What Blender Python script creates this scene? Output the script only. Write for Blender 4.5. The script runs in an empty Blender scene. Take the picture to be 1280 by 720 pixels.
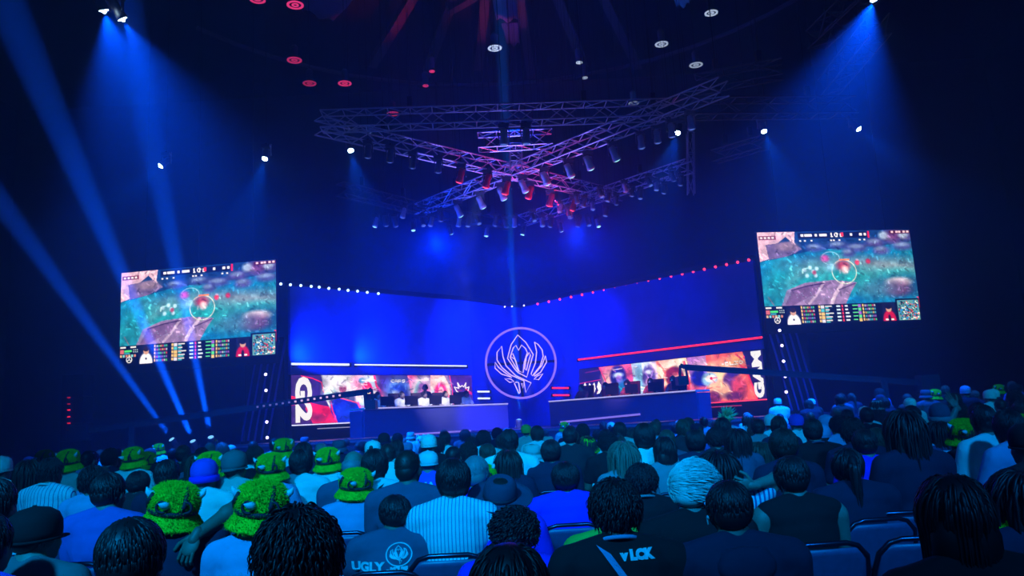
import bpy, bmesh, math, random
import numpy as np
from mathutils import Vector, Matrix, Euler, noise
from mathutils.bvhtree import BVHTree
random.seed(7); np.random.seed(7)
S = bpy.context.scene
COL = S.collection
PI = math.pi

# ------------------------------------------------------------------ camera
FPX = 1000.0
HOR_TAN = .055
PITCH = math.atan(.167*math.cos(math.atan(HOR_TAN)))
ROLL = math.atan(HOR_TAN)
EYE = Vector((0, 0, 1.5))
_F = Vector((0, math.cos(PITCH), math.sin(PITCH)))
_R0 = Vector((1, 0, 0)); _U0 = Vector((0, -math.sin(PITCH), math.cos(PITCH)))
_R = _R0*math.cos(ROLL) - _U0*math.sin(ROLL)
_U = _U0*math.cos(ROLL) + _R0*math.sin(ROLL)
cam_d = bpy.data.cameras.new('camera'); cam_d.sensor_width = 36; cam_d.lens = 36*FPX/1280
cam_d.clip_start = .05; cam_d.clip_end = 300
cam = bpy.data.objects.new('camera', cam_d); COL.objects.link(cam)
cam.matrix_world = Matrix(((_R.x, _U.x, -_F.x, EYE.x), (_R.y, _U.y, -_F.y, EYE.y), (_R.z, _U.z, -_F.z, EYE.z), (0, 0, 0, 1)))
S.camera = cam

def at(px, py, Y):
    """the point of the hall seen at a pixel of the photograph, Y metres ahead"""
    d = _F + _R*((px-640)/FPX) + _U*((360-py)/FPX)
    return EYE + d*(Y/d.y)
def atz(px, py, z):
    d = _F + _R*((px-640)/FPX) + _U*((360-py)/FPX)
    return EYE + d*((z-EYE.z)/d.z)
def proj(p):
    v = Vector(p)-EYE; w = v.dot(_F)
    return 640+FPX*v.dot(_R)/w, 360-FPX*v.dot(_U)/w

# ------------------------------------------------------------------ look
S.view_settings.view_transform = 'Standard'; S.view_settings.look = 'None'
S.view_settings.gamma = 1; S.view_settings.exposure = 0
try: S.view_settings.use_curve_mapping = False
except Exception: pass
cy = S.cycles
cy.max_bounces = 3; cy.diffuse_bounces = 2; cy.glossy_bounces = 2; cy.volume_bounces = 0
cy.transparent_max_bounces = 4; cy.transmission_bounces = 2
cy.use_light_tree = True
try: cy.use_denoising = True
except Exception: pass
cy.sample_clamp_indirect = 3
W = bpy.data.worlds.new('World'); S.world = W; W.use_nodes = True
W.node_tree.nodes['Background'].inputs[0].default_value = (.0, .05, 1, 1)
W.node_tree.nodes['Background'].inputs[1].default_value = 0.0015

# theatrical haze in all the air of the hall
_vs = W.node_tree.nodes.new('ShaderNodeVolumeScatter'); _vs.inputs['Color'].default_value = (.3, .55, 1, 1)  # blue of the lamps is tinted into the haze itself
_vs.inputs['Density'].default_value = .0108; _vs.inputs['Anisotropy'].default_value = .6
W.node_tree.links.new(_vs.outputs[0], [n for n in W.node_tree.nodes if n.type == 'OUTPUT_WORLD'][0].inputs['Volume'])
CYAN = (0, .34, 1.0); BLUE = (0, .03, 1.0); RED = (1, .03, .08)
def spot(name, loc, target, power, size_deg, color, blend=.5, radius=.08, parent=None):
    d = bpy.data.lights.new(name, 'SPOT'); d.energy = power; d.color = color
    d.spot_size = math.radians(size_deg); d.spot_blend = blend; d.shadow_soft_size = radius
    o = bpy.data.objects.new(name, d); COL.objects.link(o)
    v = Vector(target)-Vector(loc)
    o.rotation_euler = v.to_track_quat('-Z', 'Y').to_euler(); o.location = loc
    return o
# the hall's wash lights, hung over and behind the seats
spot('wash_light', (-4, -7, 10), (-1.6, 6.5, 1), 15000, 34, CYAN, .9, .5)
spot('wash_light', (4.5, -7, 10), (3.2, 7.5, 1), 9000, 38, (0, .26, 1), .9, .5)
spot('wash_light', (0, -9, 14), (-.5, 15, 1), 13000, 30, CYAN, .9, .5)
spot('wash_light', (6, -9, 14), (10, 18, 1), 14000, 26, CYAN, .9, .5)
# unseen blue floods added to fill the haze with glow
spot('haze_fill_light', (-3.5, 38.5, 10.5), (-2.4, 27, 0), 4200, 110, (0, .03, 1), .9, .2)
spot('haze_fill_light', (3.5, 38.5, 10.5), (1.4, 27, 0), 2600, 110, (0, .025, 1), .9, .2)
spot('haze_fill_light', (0, 36.5, 9.4), (0, 30, 0), 1400, 110, (0, .03, 1), .9, .2)
spot('haze_fill_light', (.3, 24, 10.6), (.3, 30, 18), 700, 120, (0, .03, 1), 1, .2)
# ------------------------------------------------------------------ helpers
def link(o, parent=None):
    COL.objects.link(o)
    if parent is not None: o.parent = parent
    return o
def tag(o, label=None, cat=None, group=None, kind=None):
    if label: o['label'] = label
    if cat: o['category'] = cat
    if group: o['group'] = group
    if kind: o['kind'] = kind
    return o
def empty(name, loc=(0, 0, 0), rz=0):
    o = bpy.data.objects.new(name, None); COL.objects.link(o); o.empty_display_size = .1
    o.location = loc; o.rotation_euler = (0, 0, rz); return o
MATS = {}
def mat(key, color, rough=.8, metal=0., emit=None, estr=1., bump=0., bscale=30., sheen=0., spec=.5):
    if key in MATS: return MATS[key]
    m = bpy.data.materials.new(key); m.use_nodes = True; nt = m.node_tree
    b = nt.nodes['Principled BSDF']
    b.inputs['Base Color'].default_value = (*color, 1); b.inputs['Roughness'].default_value = rough
    b.inputs['Metallic'].default_value = metal
    b.inputs['Specular IOR Level'].default_value = spec
    if emit:
        b.inputs['Emission Color'].default_value = (*emit, 1); b.inputs['Emission Strength'].default_value = estr
        m.cycles.emission_sampling = 'NONE'
    tc = nt.nodes.new('ShaderNodeTexCoord'); n = nt.nodes.new('ShaderNodeTexNoise'); n.inputs['Scale'].default_value = bscale
    nt.links.new(tc.outputs['Object'], n.inputs['Vector'])
    if not emit:
        mx = nt.nodes.new('ShaderNodeMix'); mx.data_type = 'RGBA'
        mx.inputs[6].default_value = tuple(c*.8 for c in color)+(1,); mx.inputs[7].default_value = tuple(min(1, c*1.2) for c in color)+(1,)
        nt.links.new(n.outputs['Fac'], mx.inputs[0]); nt.links.new(mx.outputs[2], b.inputs['Base Color'])
    if bump:
        bp = nt.nodes.new('ShaderNodeBump'); bp.inputs['Strength'].default_value = bump; bp.inputs['Distance'].default_value = .02
        nt.links.new(n.outputs['Fac'], bp.inputs['Height']); nt.links.new(bp.outputs['Normal'], b.inputs['Normal'])
    MATS[key] = m; return m
def glow(key, color, strength):
    return mat(key, (.02, .02, .02), .5, emit=color, estr=strength)
def stripes(key, c1, c2, axis, period, frac, off=0.):
    if key in MATS: return MATS[key]
    m = mat(key, c1, .85, bump=.4, bscale=9); nt = m.node_tree; b = nt.nodes['Principled BSDF']
    tc = nt.nodes.new('ShaderNodeTexCoord'); sp = nt.nodes.new('ShaderNodeSeparateXYZ'); nt.links.new(tc.outputs['Object'], sp.inputs[0])
    a = nt.nodes.new('ShaderNodeMath'); a.operation = 'ADD'; a.inputs[1].default_value = 10+off
    nt.links.new(sp.outputs[axis], a.inputs[0])
    md = nt.nodes.new('ShaderNodeMath'); md.operation = 'MODULO'; md.inputs[1].default_value = period; nt.links.new(a.outputs[0], md.inputs[0])
    lt = nt.nodes.new('ShaderNodeMath'); lt.operation = 'LESS_THAN'; lt.inputs[1].default_value = period*frac; nt.links.new(md.outputs[0], lt.inputs[0])
    mx = nt.nodes.new('ShaderNodeMix'); mx.data_type = 'RGBA'; mx.inputs[6].default_value = (*c1, 1); mx.inputs[7].default_value = (*c2, 1)
    nt.links.new(lt.outputs[0], mx.inputs[0]); nt.links.new(mx.outputs[2], b.inputs['Base Color'])
    return m

class MB:
    """collects solid shapes into one mesh"""
    def __init__(s): s.v = []; s.f = []; s.mi = []
    def add(s, vs, fs, mi=0):
        n = len(s.v); s.v += [tuple(v) for v in vs]; s.f += [tuple(i+n for i in f) for f in fs]; s.mi += [mi]*len(fs)
    def box(s, c, d, rot=None, mi=0):
        hx, hy, hz = d[0]/2, d[1]/2, d[2]/2
        vs = [Vector((x, y, z)) for z in (-hz, hz) for y in (-hy, hy) for x in (-hx, hx)]
        if rot is not None: vs = [rot @ v for v in vs]
        s.add([v+Vector(c) for v in vs], [(0, 2, 3, 1), (4, 5, 7, 6), (0, 1, 5, 4), (2, 6, 7, 3), (0, 4, 6, 2), (1, 3, 7, 5)], mi)
    def beam(s, a, b, w, h, mi=0):
        a, b = Vector(a), Vector(b); d = b-a
        s.box((a+b)/2, (d.length, w, h), d.to_track_quat('X', 'Z').to_matrix(), mi)
    def tube(s, pts, r, n=8, closed=False, cap=True, mi=0, flat=1.):
        pts = [Vector(p) for p in pts]; N = len(pts)
        rs = r if hasattr(r, '__len__') else [r]*N
        base = len(s.v); up = None; vs = []
        for i, p in enumerate(pts):
            if closed: t = pts[(i+1) % N]-pts[i-1]
            else: t = pts[min(i+1, N-1)]-pts[max(i-1, 0)]
            if t.length < 1e-9: t = Vector((0, 0, 1))
            t.normalize()
            if up is None: up = Vector((0, 0, 1)) if abs(t.z) < .9 else Vector((1, 0, 0))
            u = (up-t*up.dot(t)); u = u.normalized() if u.length > 1e-6 else t.orthogonal().normalized(); w = t.cross(u); up = u
            for k in range(n):
                a = 2*PI*k/n; vs.append(p+u*math.cos(a)*rs[i]*flat+w*math.sin(a)*rs[i])
        fs = []
        for i in range(N if closed else N-1):
            j = (i+1) % N
            for k in range(n):
                l = (k+1) % n; fs.append((i*n+k, i*n+l, j*n+l, j*n+k))
        if not closed and cap: fs += [tuple(range(n))[::-1], tuple((N-1)*n+k for k in range(n))]
        s.add(vs, fs, mi)
    def lathe(s, prof, c=(0, 0, 0), n=20, mi=0, sx=1., sy=1.):
        vs = []; fs = []; c = Vector(c)
        for (r, z) in prof:
            for k in range(n):
                a = 2*PI*k/n; vs.append(c+Vector((r*math.cos(a)*sx, r*math.sin(a)*sy, z)))
        for i in range(len(prof)-1):
            for k in range(n):
                l = (k+1) % n; fs.append((i*n+k, i*n+l, (i+1)*n+l, (i+1)*n+k))
        fs += [tuple(range(n))[::-1], tuple((len(prof)-1)*n+k for k in range(n))]
        s.add(vs, fs, mi)
    def ell(s, c, r, rot=None, n=14, m=9, mi=0):
        vs = []; fs = []; c = Vector(c)
        for i in range(1, m):
            th = PI*i/m
            for k in range(n):
                a = 2*PI*k/n; v = Vector((r[0]*math.sin(th)*math.cos(a), r[1]*math.sin(th)*math.sin(a), r[2]*math.cos(th)))
                vs.append(c+(rot @ v if rot is not None else v))
        t = Vector((0, 0, r[2])); 
        vs.append(c+(rot @ t if rot is not None else t)); vs.append(c-(rot @ t if rot is not None else t))
        for i in range(m-2):
            for k in range(n):
                l = (k+1) % n; fs.append((i*n+k, (i+1)*n+k, (i+1)*n+l, i*n+l))
        T = (m-1)*n
        for k in range(n):
            l = (k+1) % n; fs.append((T, k, l)); fs.append((T+1, (m-2)*n+l, (m-2)*n+k))
        s.add(vs, fs, mi)
    def cap(s, a, b, ra, rb, n=12, mi=0):
        """a tapered limb with round ends"""
        a, b = Vector(a), Vector(b); d = (b-a); L = max(d.length, 1e-6); t = d/L
        pts = []; rs = []
        for k in range(1, 5): 
            x = PI/2*(1-k/4); pts.append(a-t*ra*math.sin(x)); rs.append(max(ra*math.cos(x), 1e-4))
        for k in range(0, 4):
            x = PI/2*k/4; pts.append(b+t*rb*math.sin(x)); rs.append(max(rb*math.cos(x), 1e-4))
        s.tube(pts, rs, n, mi=mi)
    def mesh(s, name, smooth=False):
        me = bpy.data.meshes.new(name); me.from_pydata(s.v, [], s.f); me.polygons.foreach_set('material_index', s.mi)
        if smooth: me.polygons.foreach_set('use_smooth', [True]*len(s.f))
        me.update(); return me
    def build(s, name, m, parent=None, smooth=False, **kw):
        me = s.mesh(name, smooth)
        for x in (m if isinstance(m, (list, tuple)) else [m]): me.materials.append(x)
        o = link(bpy.data.objects.new(name, me), parent); return o
def remeshed(mb, voxel, smooth=3, fac=.5, name='form'):
    me = mb.mesh('tmp'); o = bpy.data.objects.new('tmp', me); COL.objects.link(o)
    r = o.modifiers.new('r', 'REMESH'); r.mode = 'VOXEL'; r.voxel_size = voxel; r.use_smooth_shade = True
    if smooth: q = o.modifiers.new('s', 'SMOOTH'); q.factor = fac; q.iterations = smooth
    dg = bpy.context.evaluated_depsgraph_get(); dg.update()
    out = bpy.data.meshes.new_from_object(o.evaluated_get(dg)); out.name = name
    bpy.data.objects.remove(o); bpy.data.meshes.remove(me)
    out.polygons.foreach_set('use_smooth', [True]*len(out.polygons)); return out
def join_meshes(parts, name):
    """[(mesh, material index)] -> one mesh"""
    bm = bmesh.new()
    for me, mi in parts:
        n = len(bm.faces); bm.from_mesh(me); bm.faces.ensure_lookup_table()
        for f in bm.faces[n:]: f.material_index = mi
    out = bpy.data.meshes.new(name); bm.to_mesh(out); bm.free(); return out
def text_mesh(txt, size=1., extrude=.02, bold=0., name='lettering'):
    c = bpy.data.curves.new('t', 'FONT'); c.body = txt; c.size = size; c.extrude = extrude; c.offset = bold
    c.align_x = 'CENTER'; c.align_y = 'CENTER'; c.resolution_u = 3
    o = bpy.data.objects.new('t', c); COL.objects.link(o)
    dg = bpy.context.evaluated_depsgraph_get(); dg.update()
    me = bpy.data.meshes.new_from_object(o.evaluated_get(dg)); me.name = name
    bpy.data.objects.remove(o); bpy.data.curves.remove(c); me.materials.clear(); return me

# ------------------------------------------------------------------ the hall
M_dark = mat('dark_concrete', (.012, .014, .02), .9, bump=.2, bscale=3)
M_black = mat('black_drape', (.006, .007, .01), .95, bump=.5, bscale=2)
M_steel = mat('dark_steel', (.03, .03, .04), .45, .8)
M_alu = mat('brushed_aluminium', (.7, .7, .74), .45, .5)
M_floor = mat('arena_floor', (.02, .022, .03), .6, bump=.1, bscale=8)
XL, XR, YN, YF, ZC = -32, 32, -12, 50, 23.5
def structure(name, mb, m):
    o = mb.build(name, m); o['kind'] = 'structure'; return o
b = MB(); b.box(((XL+XR)/2, (YN+YF)/2, -.1), (XR-XL, YF-YN, .2)); structure('floor', b, M_floor)
b = MB(); b.box(((XL+XR)/2, (YN+YF)/2, ZC+.15), (XR-XL, YF-YN, .3)); structure('ceiling', b, M_dark)
b = MB(); b.box(((XL+XR)/2, YF+.15, ZC/2), (XR-XL, .3, ZC)); structure('wall_back', b, M_dark)
b = MB(); b.box(((XL+XR)/2, YN-.15, ZC/2), (XR-XL, .3, ZC)); structure('wall_rear', b, M_dark)
b = MB(); b.box((XL-.15, (YN+YF)/2, ZC/2), (.3, YF-YN, ZC)); structure('wall_left', b, M_dark)
b = MB(); b.box((XR+.15, (YN+YF)/2, ZC/2), (.3, YF-YN, ZC)); structure('wall_right', b, M_dark)
# stepped side stands, dark and empty, with a rail
for sgn, nm in ((-1, 'left'), (1, 'right')):
    b = MB()
    for k in range(9):
        x0 = 21+k*1.1; b.box((sgn*(x0+.55), 17, (.6+.45*k)/2), (1.1, 44, .6+.45*k))
    b.box((sgn*20.95, 17, .65), (.1, 44, 1.3))
    o = structure('terrace_'+nm, b, M_dark)
# ceiling ribs fan out from a hub
hub = Vector((.2, 27.5, 22.6))
rib_m = mat('painted_rib', (.16, .16, .18), .6, .2)
ribs = tag(empty('ceiling_ribs', hub), kind='structure')
def rib(px0, py0, px1, py1, w=.28):
    a = atz(px0, py0, 22.2); c = atz(px1, py1, 21.6)
    bb = MB(); bb.beam(a-hub, c-hub, w, .5); bb.beam(a-hub+Vector((0, 0, -.3)), c-hub+Vector((0, 0, -.3)), w*1.7, .06)
    bb.build('rib', rib_m, ribs)
for q in ((520, -14, 465, 78), (569, -16, 532, 90), (607, -16, 598, 82), (648, -18, 664, 92), (694, -14, 730, 78), (752, -12, 797, 80), (655-60, -10, 560, 10)):
    rib(*q)
bb = MB(); bb.lathe([(1.6, -.4), (1.9, -.2), (1.9, .5)], n=24); bb.build('hub_ring', rib_m, ribs)
# faint ring beam further out
bb = MB(); bb.tube([hub+Vector((17*math.sin(a), 17*math.cos(a), -1.5))-hub for a in [i*PI/24-PI/3 for i in range(17)]], .12, 6); bb.build('ring_beam', rib_m, ribs)
# cloth banners between the ribs
def banner(corners, z, m, label):
    b = MB(); vs = [atz(x, y, z) for x, y in corners]; c = sum(vs, Vector())/4
    n = 7; P = []
    for j in range(n):
        for i in range(n):
            u, v = i/(n-1), j/(n-1)
            p = (vs[0]*(1-u)+vs[1]*u)*(1-v)+(vs[3]*(1-u)+vs[2]*u)*v - c
            p = p+Vector((0, 0, .12*math.sin(u*9)*math.sin(v*7+1))); P.append(p)
    N = n*n; P2 = [p+Vector((0, 0, .05)) for p in P]
    F = [(j*n+i, j*n+i+1, (j+1)*n+i+1, (j+1)*n+i) for j in range(n-1) for i in range(n-1)]
    F += [tuple(N+k for k in f[::-1]) for f in F]
    for k in range(n-1):
        F += [(k, N+k, N+k+1, k+1), ((n-1)*n+k, (n-1)*n+k+1, N+(n-1)*n+k+1, N+(n-1)*n+k), (k*n, (k+1)*n, N+(k+1)*n, N+k*n), (k*n+n-1, N+k*n+n-1, N+(k+1)*n+n-1, (k+1)*n+n-1)]
    b.add(P+P2, F)
    o = b.build('ceiling_banner', m, None, True); o.location = c; tag(o, label, 'banner')
    for p, q in ((P[0], P[n-1]), (P[N-n], P[N-1])): t = MB(); t.beam(p, q, .08, .08); t.build('batten', M_steel, o)
    for p in (P[0], P[n-1], P[N-n], P[N-1]): w = MB(); w.tube([p, Vector((p.x, p.y, ZC-.05-c.z))], .015, 5); w.build('hanger_wire', M_steel, o)
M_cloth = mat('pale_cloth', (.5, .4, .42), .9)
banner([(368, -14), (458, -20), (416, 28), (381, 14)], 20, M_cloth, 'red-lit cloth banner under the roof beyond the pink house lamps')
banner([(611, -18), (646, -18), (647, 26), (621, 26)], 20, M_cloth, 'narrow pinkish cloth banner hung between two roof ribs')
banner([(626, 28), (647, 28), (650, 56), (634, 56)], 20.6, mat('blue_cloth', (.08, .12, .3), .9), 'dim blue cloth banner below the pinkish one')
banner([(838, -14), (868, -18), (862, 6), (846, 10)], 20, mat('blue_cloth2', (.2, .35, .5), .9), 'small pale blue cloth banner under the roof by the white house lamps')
spot('roof_uplight', (-1.5, 33, 10.6), (-6, 36, 21), 2600, 30, RED, .8, .1)
spot('roof_uplight', (.6, 31, 10.6), (-.3, 37, 21), 2400, 22, (1, .1, .3), .8, .1)
spot('roof_uplight', (1.5, 31, 10.6), (3.5, 37, 21), 1100, 34, (.1, .15, 1), .8, .1)
spot('roof_uplight', (4, 31, 10.6), (8.5, 35, 20), 900, 30, (.05, .3, 1), .8, .1)

# ------------------------------------------------------------------ the stage
X0 = .35
def seg_pts(t, side, a=(7.95, 27.), c=(2.2, 32.7)):
    """point on the stage's angled side wall; t 0 outer .. 1 inner"""
    x = a[0]+(c[0]-a[0])*t; y = a[1]+(c[1]-a[1])*t
    return Vector((X0+side*x, y, 0))
DZ = 1.25
M_stage = mat('stage_deck', (.03, .04, .09), .35, bump=.05)
M_fascia = mat('stage_fascia', (.10, .12, .35), .5)
b = MB()
outl = [(-9.6, 25), (-5.2, 22.4), (0, 24.4), (5.2, 22.4), (9.6, 25), (9.6, 29), (0, 37), (-9.6, 29)]
n = len(outl); b.add([(X0+x, y, 0) for x, y in outl]+[(X0+x, y, DZ) for x, y in outl], [tuple(range(n))[::-1], tuple(range(n, 2*n))]+[(i, (i+1) % n, n+(i+1) % n, n+i) for i in range(n)])
o = b.build('stage', M_stage); tag(o, 'low dark blue stage platform in front of the angled screens', 'stage')
e = MB()
for i in (0, 1, 2, 3):
    p, q = outl[i], outl[i+1]; e.beam((X0+p[0], p[1]-.03, DZ-.06), (X0+q[0], q[1]-.03, DZ-.06), .05, .06)
e.build('edge_trim', mat('edge_trim', (.2, .2, .3), .3, .6), o)
# backdrop: angled side walls + header, ribbed cloth
M_back = mat('blue_backdrop', (.02, .08, .55), .85, bump=.3, bscale=2)
for side, nm in ((-1, 'left'), (1, 'right')):
    bd = tag(empty('wall_stage_'+nm, (0, 0, 0)), kind='structure')
    A = seg_pts(-.02, side); B = seg_pts(1, side); C = Vector((X0, 35.6, 0))
    dirv = (B-A).normalized(); nrm = Vector((-dirv.y*side*-1, dirv.x*side*-1, 0))
    nrm = Vector((0, 1, 0)) if nrm.y < 0 else nrm
    off = Vector((0, .35, 0))
    bb = MB()
    for p, q in ((A, B), (B, C)):
        bb.beam(p+off+Vector((0, 0, (DZ+6.55)/2)), q+off+Vector((0, 0, (DZ+6.55)/2)), .15, 6.55-DZ)
    bb.build('panel', M_back, bd)
    bb = MB()
    for p, q in ((A, B), (B, C)):
        bb.beam(p+off+Vector((0, -.1, 6.62)), q+off+Vector((0, -.1, 6.62)), .3, .16)
    bb.build('header', M_steel, bd)
# LED picture walls ---------------------------------------------------------
class Canvas:
    def __init__(s, w, h, bg=(0, 0, 0)):
        s.w, s.h = w, h; s.a = np.zeros((h, w, 3)); s.a[:] = bg
        s.X, s.Y = np.meshgrid((np.arange(w)+.5), (np.arange(h)+.5))
    def blend(s, mask, col): s.a = s.a*(1-mask[..., None])+np.array(col)*mask[..., None]
    def ell(s, cx, cy_, rx, ry, col, al=1., soft=.15, rot=0.):
        dx, dy = s.X-cx, s.Y-cy_; c, q = math.cos(rot), math.sin(rot)
        r = np.sqrt(((dx*c+dy*q)/rx)**2+((-dx*q+dy*c)/ry)**2)
        s.blend(np.clip((1+soft-r)/(2*soft+1e-6), 0, 1)*al, col)
    def poly(s, pts, col, al=1.):
        ins = np.zeros((s.h, s.w), bool); n = len(pts)
        for i in range(n):
            x1, y1 = pts[i]; x2, y2 = pts[(i+1) % n]
            if y1 == y2: continue
            c = ((y1 > s.Y) != (y2 > s.Y)) & (s.X < (x2-x1)*(s.Y-y1)/(y2-y1)+x1); ins ^= c
        s.blend(ins*al, col)
    def line(s, pts, wd, col, al=1.):
        for (x1, y1), (x2, y2) in zip(pts[:-1], pts[1:]):
            L = max((x2-x1)**2+(y2-y1)**2, 1e-9); t = np.clip(((s.X-x1)*(x2-x1)+(s.Y-y1)*(y2-y1))/L, 0, 1)
            d = np.hypot(s.X-x1-t*(x2-x1), s.Y-y1-t*(y2-y1)); s.blend(np.clip(wd/2+.5-d, 0, 1)*al, col)
    def rect(s, x, y, w, h, col, al=1.): s.blend((((s.X > x) & (s.X < x+w) & (s.Y > y) & (s.Y < y+h))*al), col)
    def nz(s, sc, amp, seed=0, stretch=1.):
        r = np.random.RandomState(seed); tot = np.zeros((s.h, s.w))
        for o_ in range(3):
            gw, gh = int(s.w/sc*2**o_)+3, int(s.h/sc*stretch*2**o_)+3; g = r.rand(gh, gw)
            fx, fy = s.X/s.w*(gw-2), s.Y/s.h*(gh-2); ix, iy = fx.astype(int), fy.astype(int); tx, ty = fx-ix, fy-iy
            tx, ty = tx*tx*(3-2*tx), ty*ty*(3-2*ty)
            tot += ((g[iy, ix]*(1-tx)+g[iy, ix+1]*tx)*(1-ty)+(g[iy+1, ix]*(1-tx)+g[iy+1, ix+1]*tx)*ty-.5)/2**o_
        return tot*amp
FONT5 = {'A': '01110100011111110001', 'C': '01111100001000001111', 'P': '11110100011111010000', 'S': '01111110000001111110', 'B': '11110111101000111110', 'L': '10000100001000011111', 'I': '11111001000010011111', 'O': '01110100011000101110', 'M': '11011101011000110001', 'G': '01111100001001101111', '0': '01110100111001001110', '1': '00100011000010001110'}
def strokes(c, n, seed, x0=0, x1=None, ln=14, y1=None):
    r = random.Random(seed); x1 = x1 or c.w; y1 = y1 or c.h
    for k in range(n):
        x, y = r.uniform(x0, x1-1), r.uniform(0, y1-1); col = c.a[int(y), int(x)]; s = r.choice((.6, .75, 1.3, 1.5)); col = np.clip(col*s+(.05 if s > 1 else 0), 0, 1)
        a = r.gauss(1.1, .7); L = r.uniform(.3, 1)*ln; q = (x+L*math.cos(a), y+L*math.sin(a)*.8)
        X0_, X1_ = int(max(0, min(x, q[0])-4)), int(min(c.w, max(x, q[0])+4)); Y0_, Y1_ = int(max(0, min(y, q[1])-4)), int(min(c.h, max(y, q[1])+4))
        if X1_-X0_ < 2 or Y1_-Y0_ < 2: continue
        XX, YY = c.X[Y0_:Y1_, X0_:X1_], c.Y[Y0_:Y1_, X0_:X1_]; LL = (q[0]-x)**2+(q[1]-y)**2+1e-6
        t = np.clip(((XX-x)*(q[0]-x)+(YY-y)*(q[1]-y))/LL, 0, 1); d = np.hypot(XX-x-t*(q[0]-x), YY-y-t*(q[1]-y))
        m = (np.clip(r.uniform(.8, 2.4)-d, 0, 1)*.7)[..., None]; c.a[Y0_:Y1_, X0_:X1_] = c.a[Y0_:Y1_, X0_:X1_]*(1-m)+col*m
def ctext(c, txt, x, y, px, col, al=1.):
    for ch in txt:
        g = FONT5.get(ch)
        if g:
            for k, v in enumerate(g):
                if v == '1': c.rect(x+(k % 5)*px, y+(k//5)*px*1.3, px, px*1.3, col, al)
        x += 6*px
def picture(cv, name, corner00, eu, ev, parent, strength=1., thick=None):
    """a lit picture as a fine grid: corner00 top-left, eu/ev the full edge vectors"""
    w, h = cv.w, cv.h; a = np.clip(cv.a, 0, 1)
    lin = np.where(a <= .04045, a/12.92, ((a+.055)/1.055)**2.4)
    us = np.linspace(0, 1, w); vsn = np.linspace(0, 1, h); U, V = np.meshgrid(us, vsn)
    c0, eu, ev = np.array(corner00), np.array(eu), np.array(ev)
    P = c0+U[..., None]*eu+V[..., None]*ev
    me = bpy.data.meshes.new(name); idx = np.arange(w*h).reshape(h, w)
    F = np.stack([idx[:-1, :-1], idx[1:, :-1], idx[1:, 1:], idx[:-1, 1:]], -1).reshape(-1, 4)
    me.from_pydata(P.reshape(-1, 3).tolist(), [], F.tolist())
    ca = me.color_attributes.new('picture', 'FLOAT_COLOR', 'POINT')
    ca.data.foreach_set('color', np.concatenate([lin.reshape(-1, 3), np.ones((w*h, 1))], 1).astype(np.float32).ravel())
    key = 'screen_%s_%.2f' % (name, strength)
    m = bpy.data.materials.new(key); m.use_nodes = True; nt = m.node_tree; bs = nt.nodes['Principled BSDF']
    at_ = nt.nodes.new('ShaderNodeVertexColor'); at_.layer_name = 'picture'
    nt.links.new(at_.outputs['Color'], bs.inputs['Emission Color']); bs.inputs['Emission Strength'].default_value = strength
    bs.inputs['Base Color'].default_value = (.01, .01, .01, 1); bs.inputs['Roughness'].default_value = .6
    m.cycles.emission_sampling = 'NONE'
    me.materials.append(m); return link(bpy.data.objects.new(name, me), parent)

def bust(c, cx, top, bot, w, hair, skin, cloth, face_w=.5, tilt=0):
    """a generic painted portrait"""
    h = bot-top
    c.ell(cx, bot, w*.9, h*.42, cloth, 1, .1)
    c.ell(cx, top+h*.36, w*.5, h*.36, hair, 1, .12, tilt)
    c.ell(cx+w*.04, top+h*.44, w*.5*face_w, h*.24, skin, 1, .1, tilt)
    c.ell(cx-w*.05, top+h*.42, w*.05, h*.02, (.15, .05, .2), 1, .4); c.ell(cx+w*.15, top+h*.42, w*.05, h*.02, (.15, .05, .2), 1, .4)
    c.ell(cx-w*.12, top+h*.2, w*.4, h*.14, hair, .8, .3, .3)
CW, CH = 460, 120
# left wall picture (outer .. inner)
c = Canvas(CW, CH, (.22, .13, .42)); N1 = c.nz(40, 1, 3); N2 = c.nz(14, 1, 5)
c.poly([(20, 0), (40, 0), (66, 20), (70, 70), (40, 60)], (.2, .12, .45)); c.line([(22, 2), (46, 8), (66, 18), (70, 40), (84, 64)], 2.5, (.95, .1, .3))
c.poly([(0, 50), (12, 54), (12, 72), (0, 74)], (.95, .1, .2))
c.poly([(34, 66), (84, 80), (100, 120), (46, 120), (30, 84)], (.9, .08, .28)); c.ell(56, 104, 20, 9, (.5, .12, .35), .8, .8)
c.poly([(66, 0), (188, 0), (200, 60), (190, 120), (100, 120), (74, 60)], (.72, .72, .8))
c.ell(115, 35, 42, 38, (.93, .93, .95), .95, .3); c.ell(95, 50, 22, 14, (.45, .7, .75), .7, .6)
c.ell(150, 22, 16, 20, (.95, .5, .7), .8, .6); c.ell(160, 14, 8, 7, (.1, .45, .65), .9, .4); c.ell(180, 20, 18, 20, (.75, .85, .98), .8, .5); c.ell(170, 60, 26, 14, (.98, .78, .85), .85, .5)
c.line([(190, 0), (196, 30), (212, 50)], 5, (.95, .2, .45))
bust(c, 113, 14, 60, 34, (.86, .84, .9), (.62, .3, .42), (.3, .3, .5))
bust(c, 173, 18, 70, 24, (.93, .08, .35), (.98, .85, .7), (.8, .85, .95))
c.poly([(84, 66), (108, 58), (150, 72), (168, 120), (100, 120), (86, 92)], (.06, .12, .75)); c.ell(128, 95, 26, 22, (.05, .22, .85), .8, .7); c.line([(86, 66), (90, 90), (100, 120)], 3, (.98, .15, .4)); c.line([(108, 58), (148, 72), (168, 118)], 3, (.98, .3, .5))
c.ell(190, 95, 28, 30, (.25, .45, .95), .9, .5); c.ell(184, 78, 14, 10, (.1, .25, .8), .9, .5); c.ell(200, 100, 12, 14, (.2, .65, .98), .8, .6); c.line([(150, 70), (168, 118)], 3, (.8, .3, .8))
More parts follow.
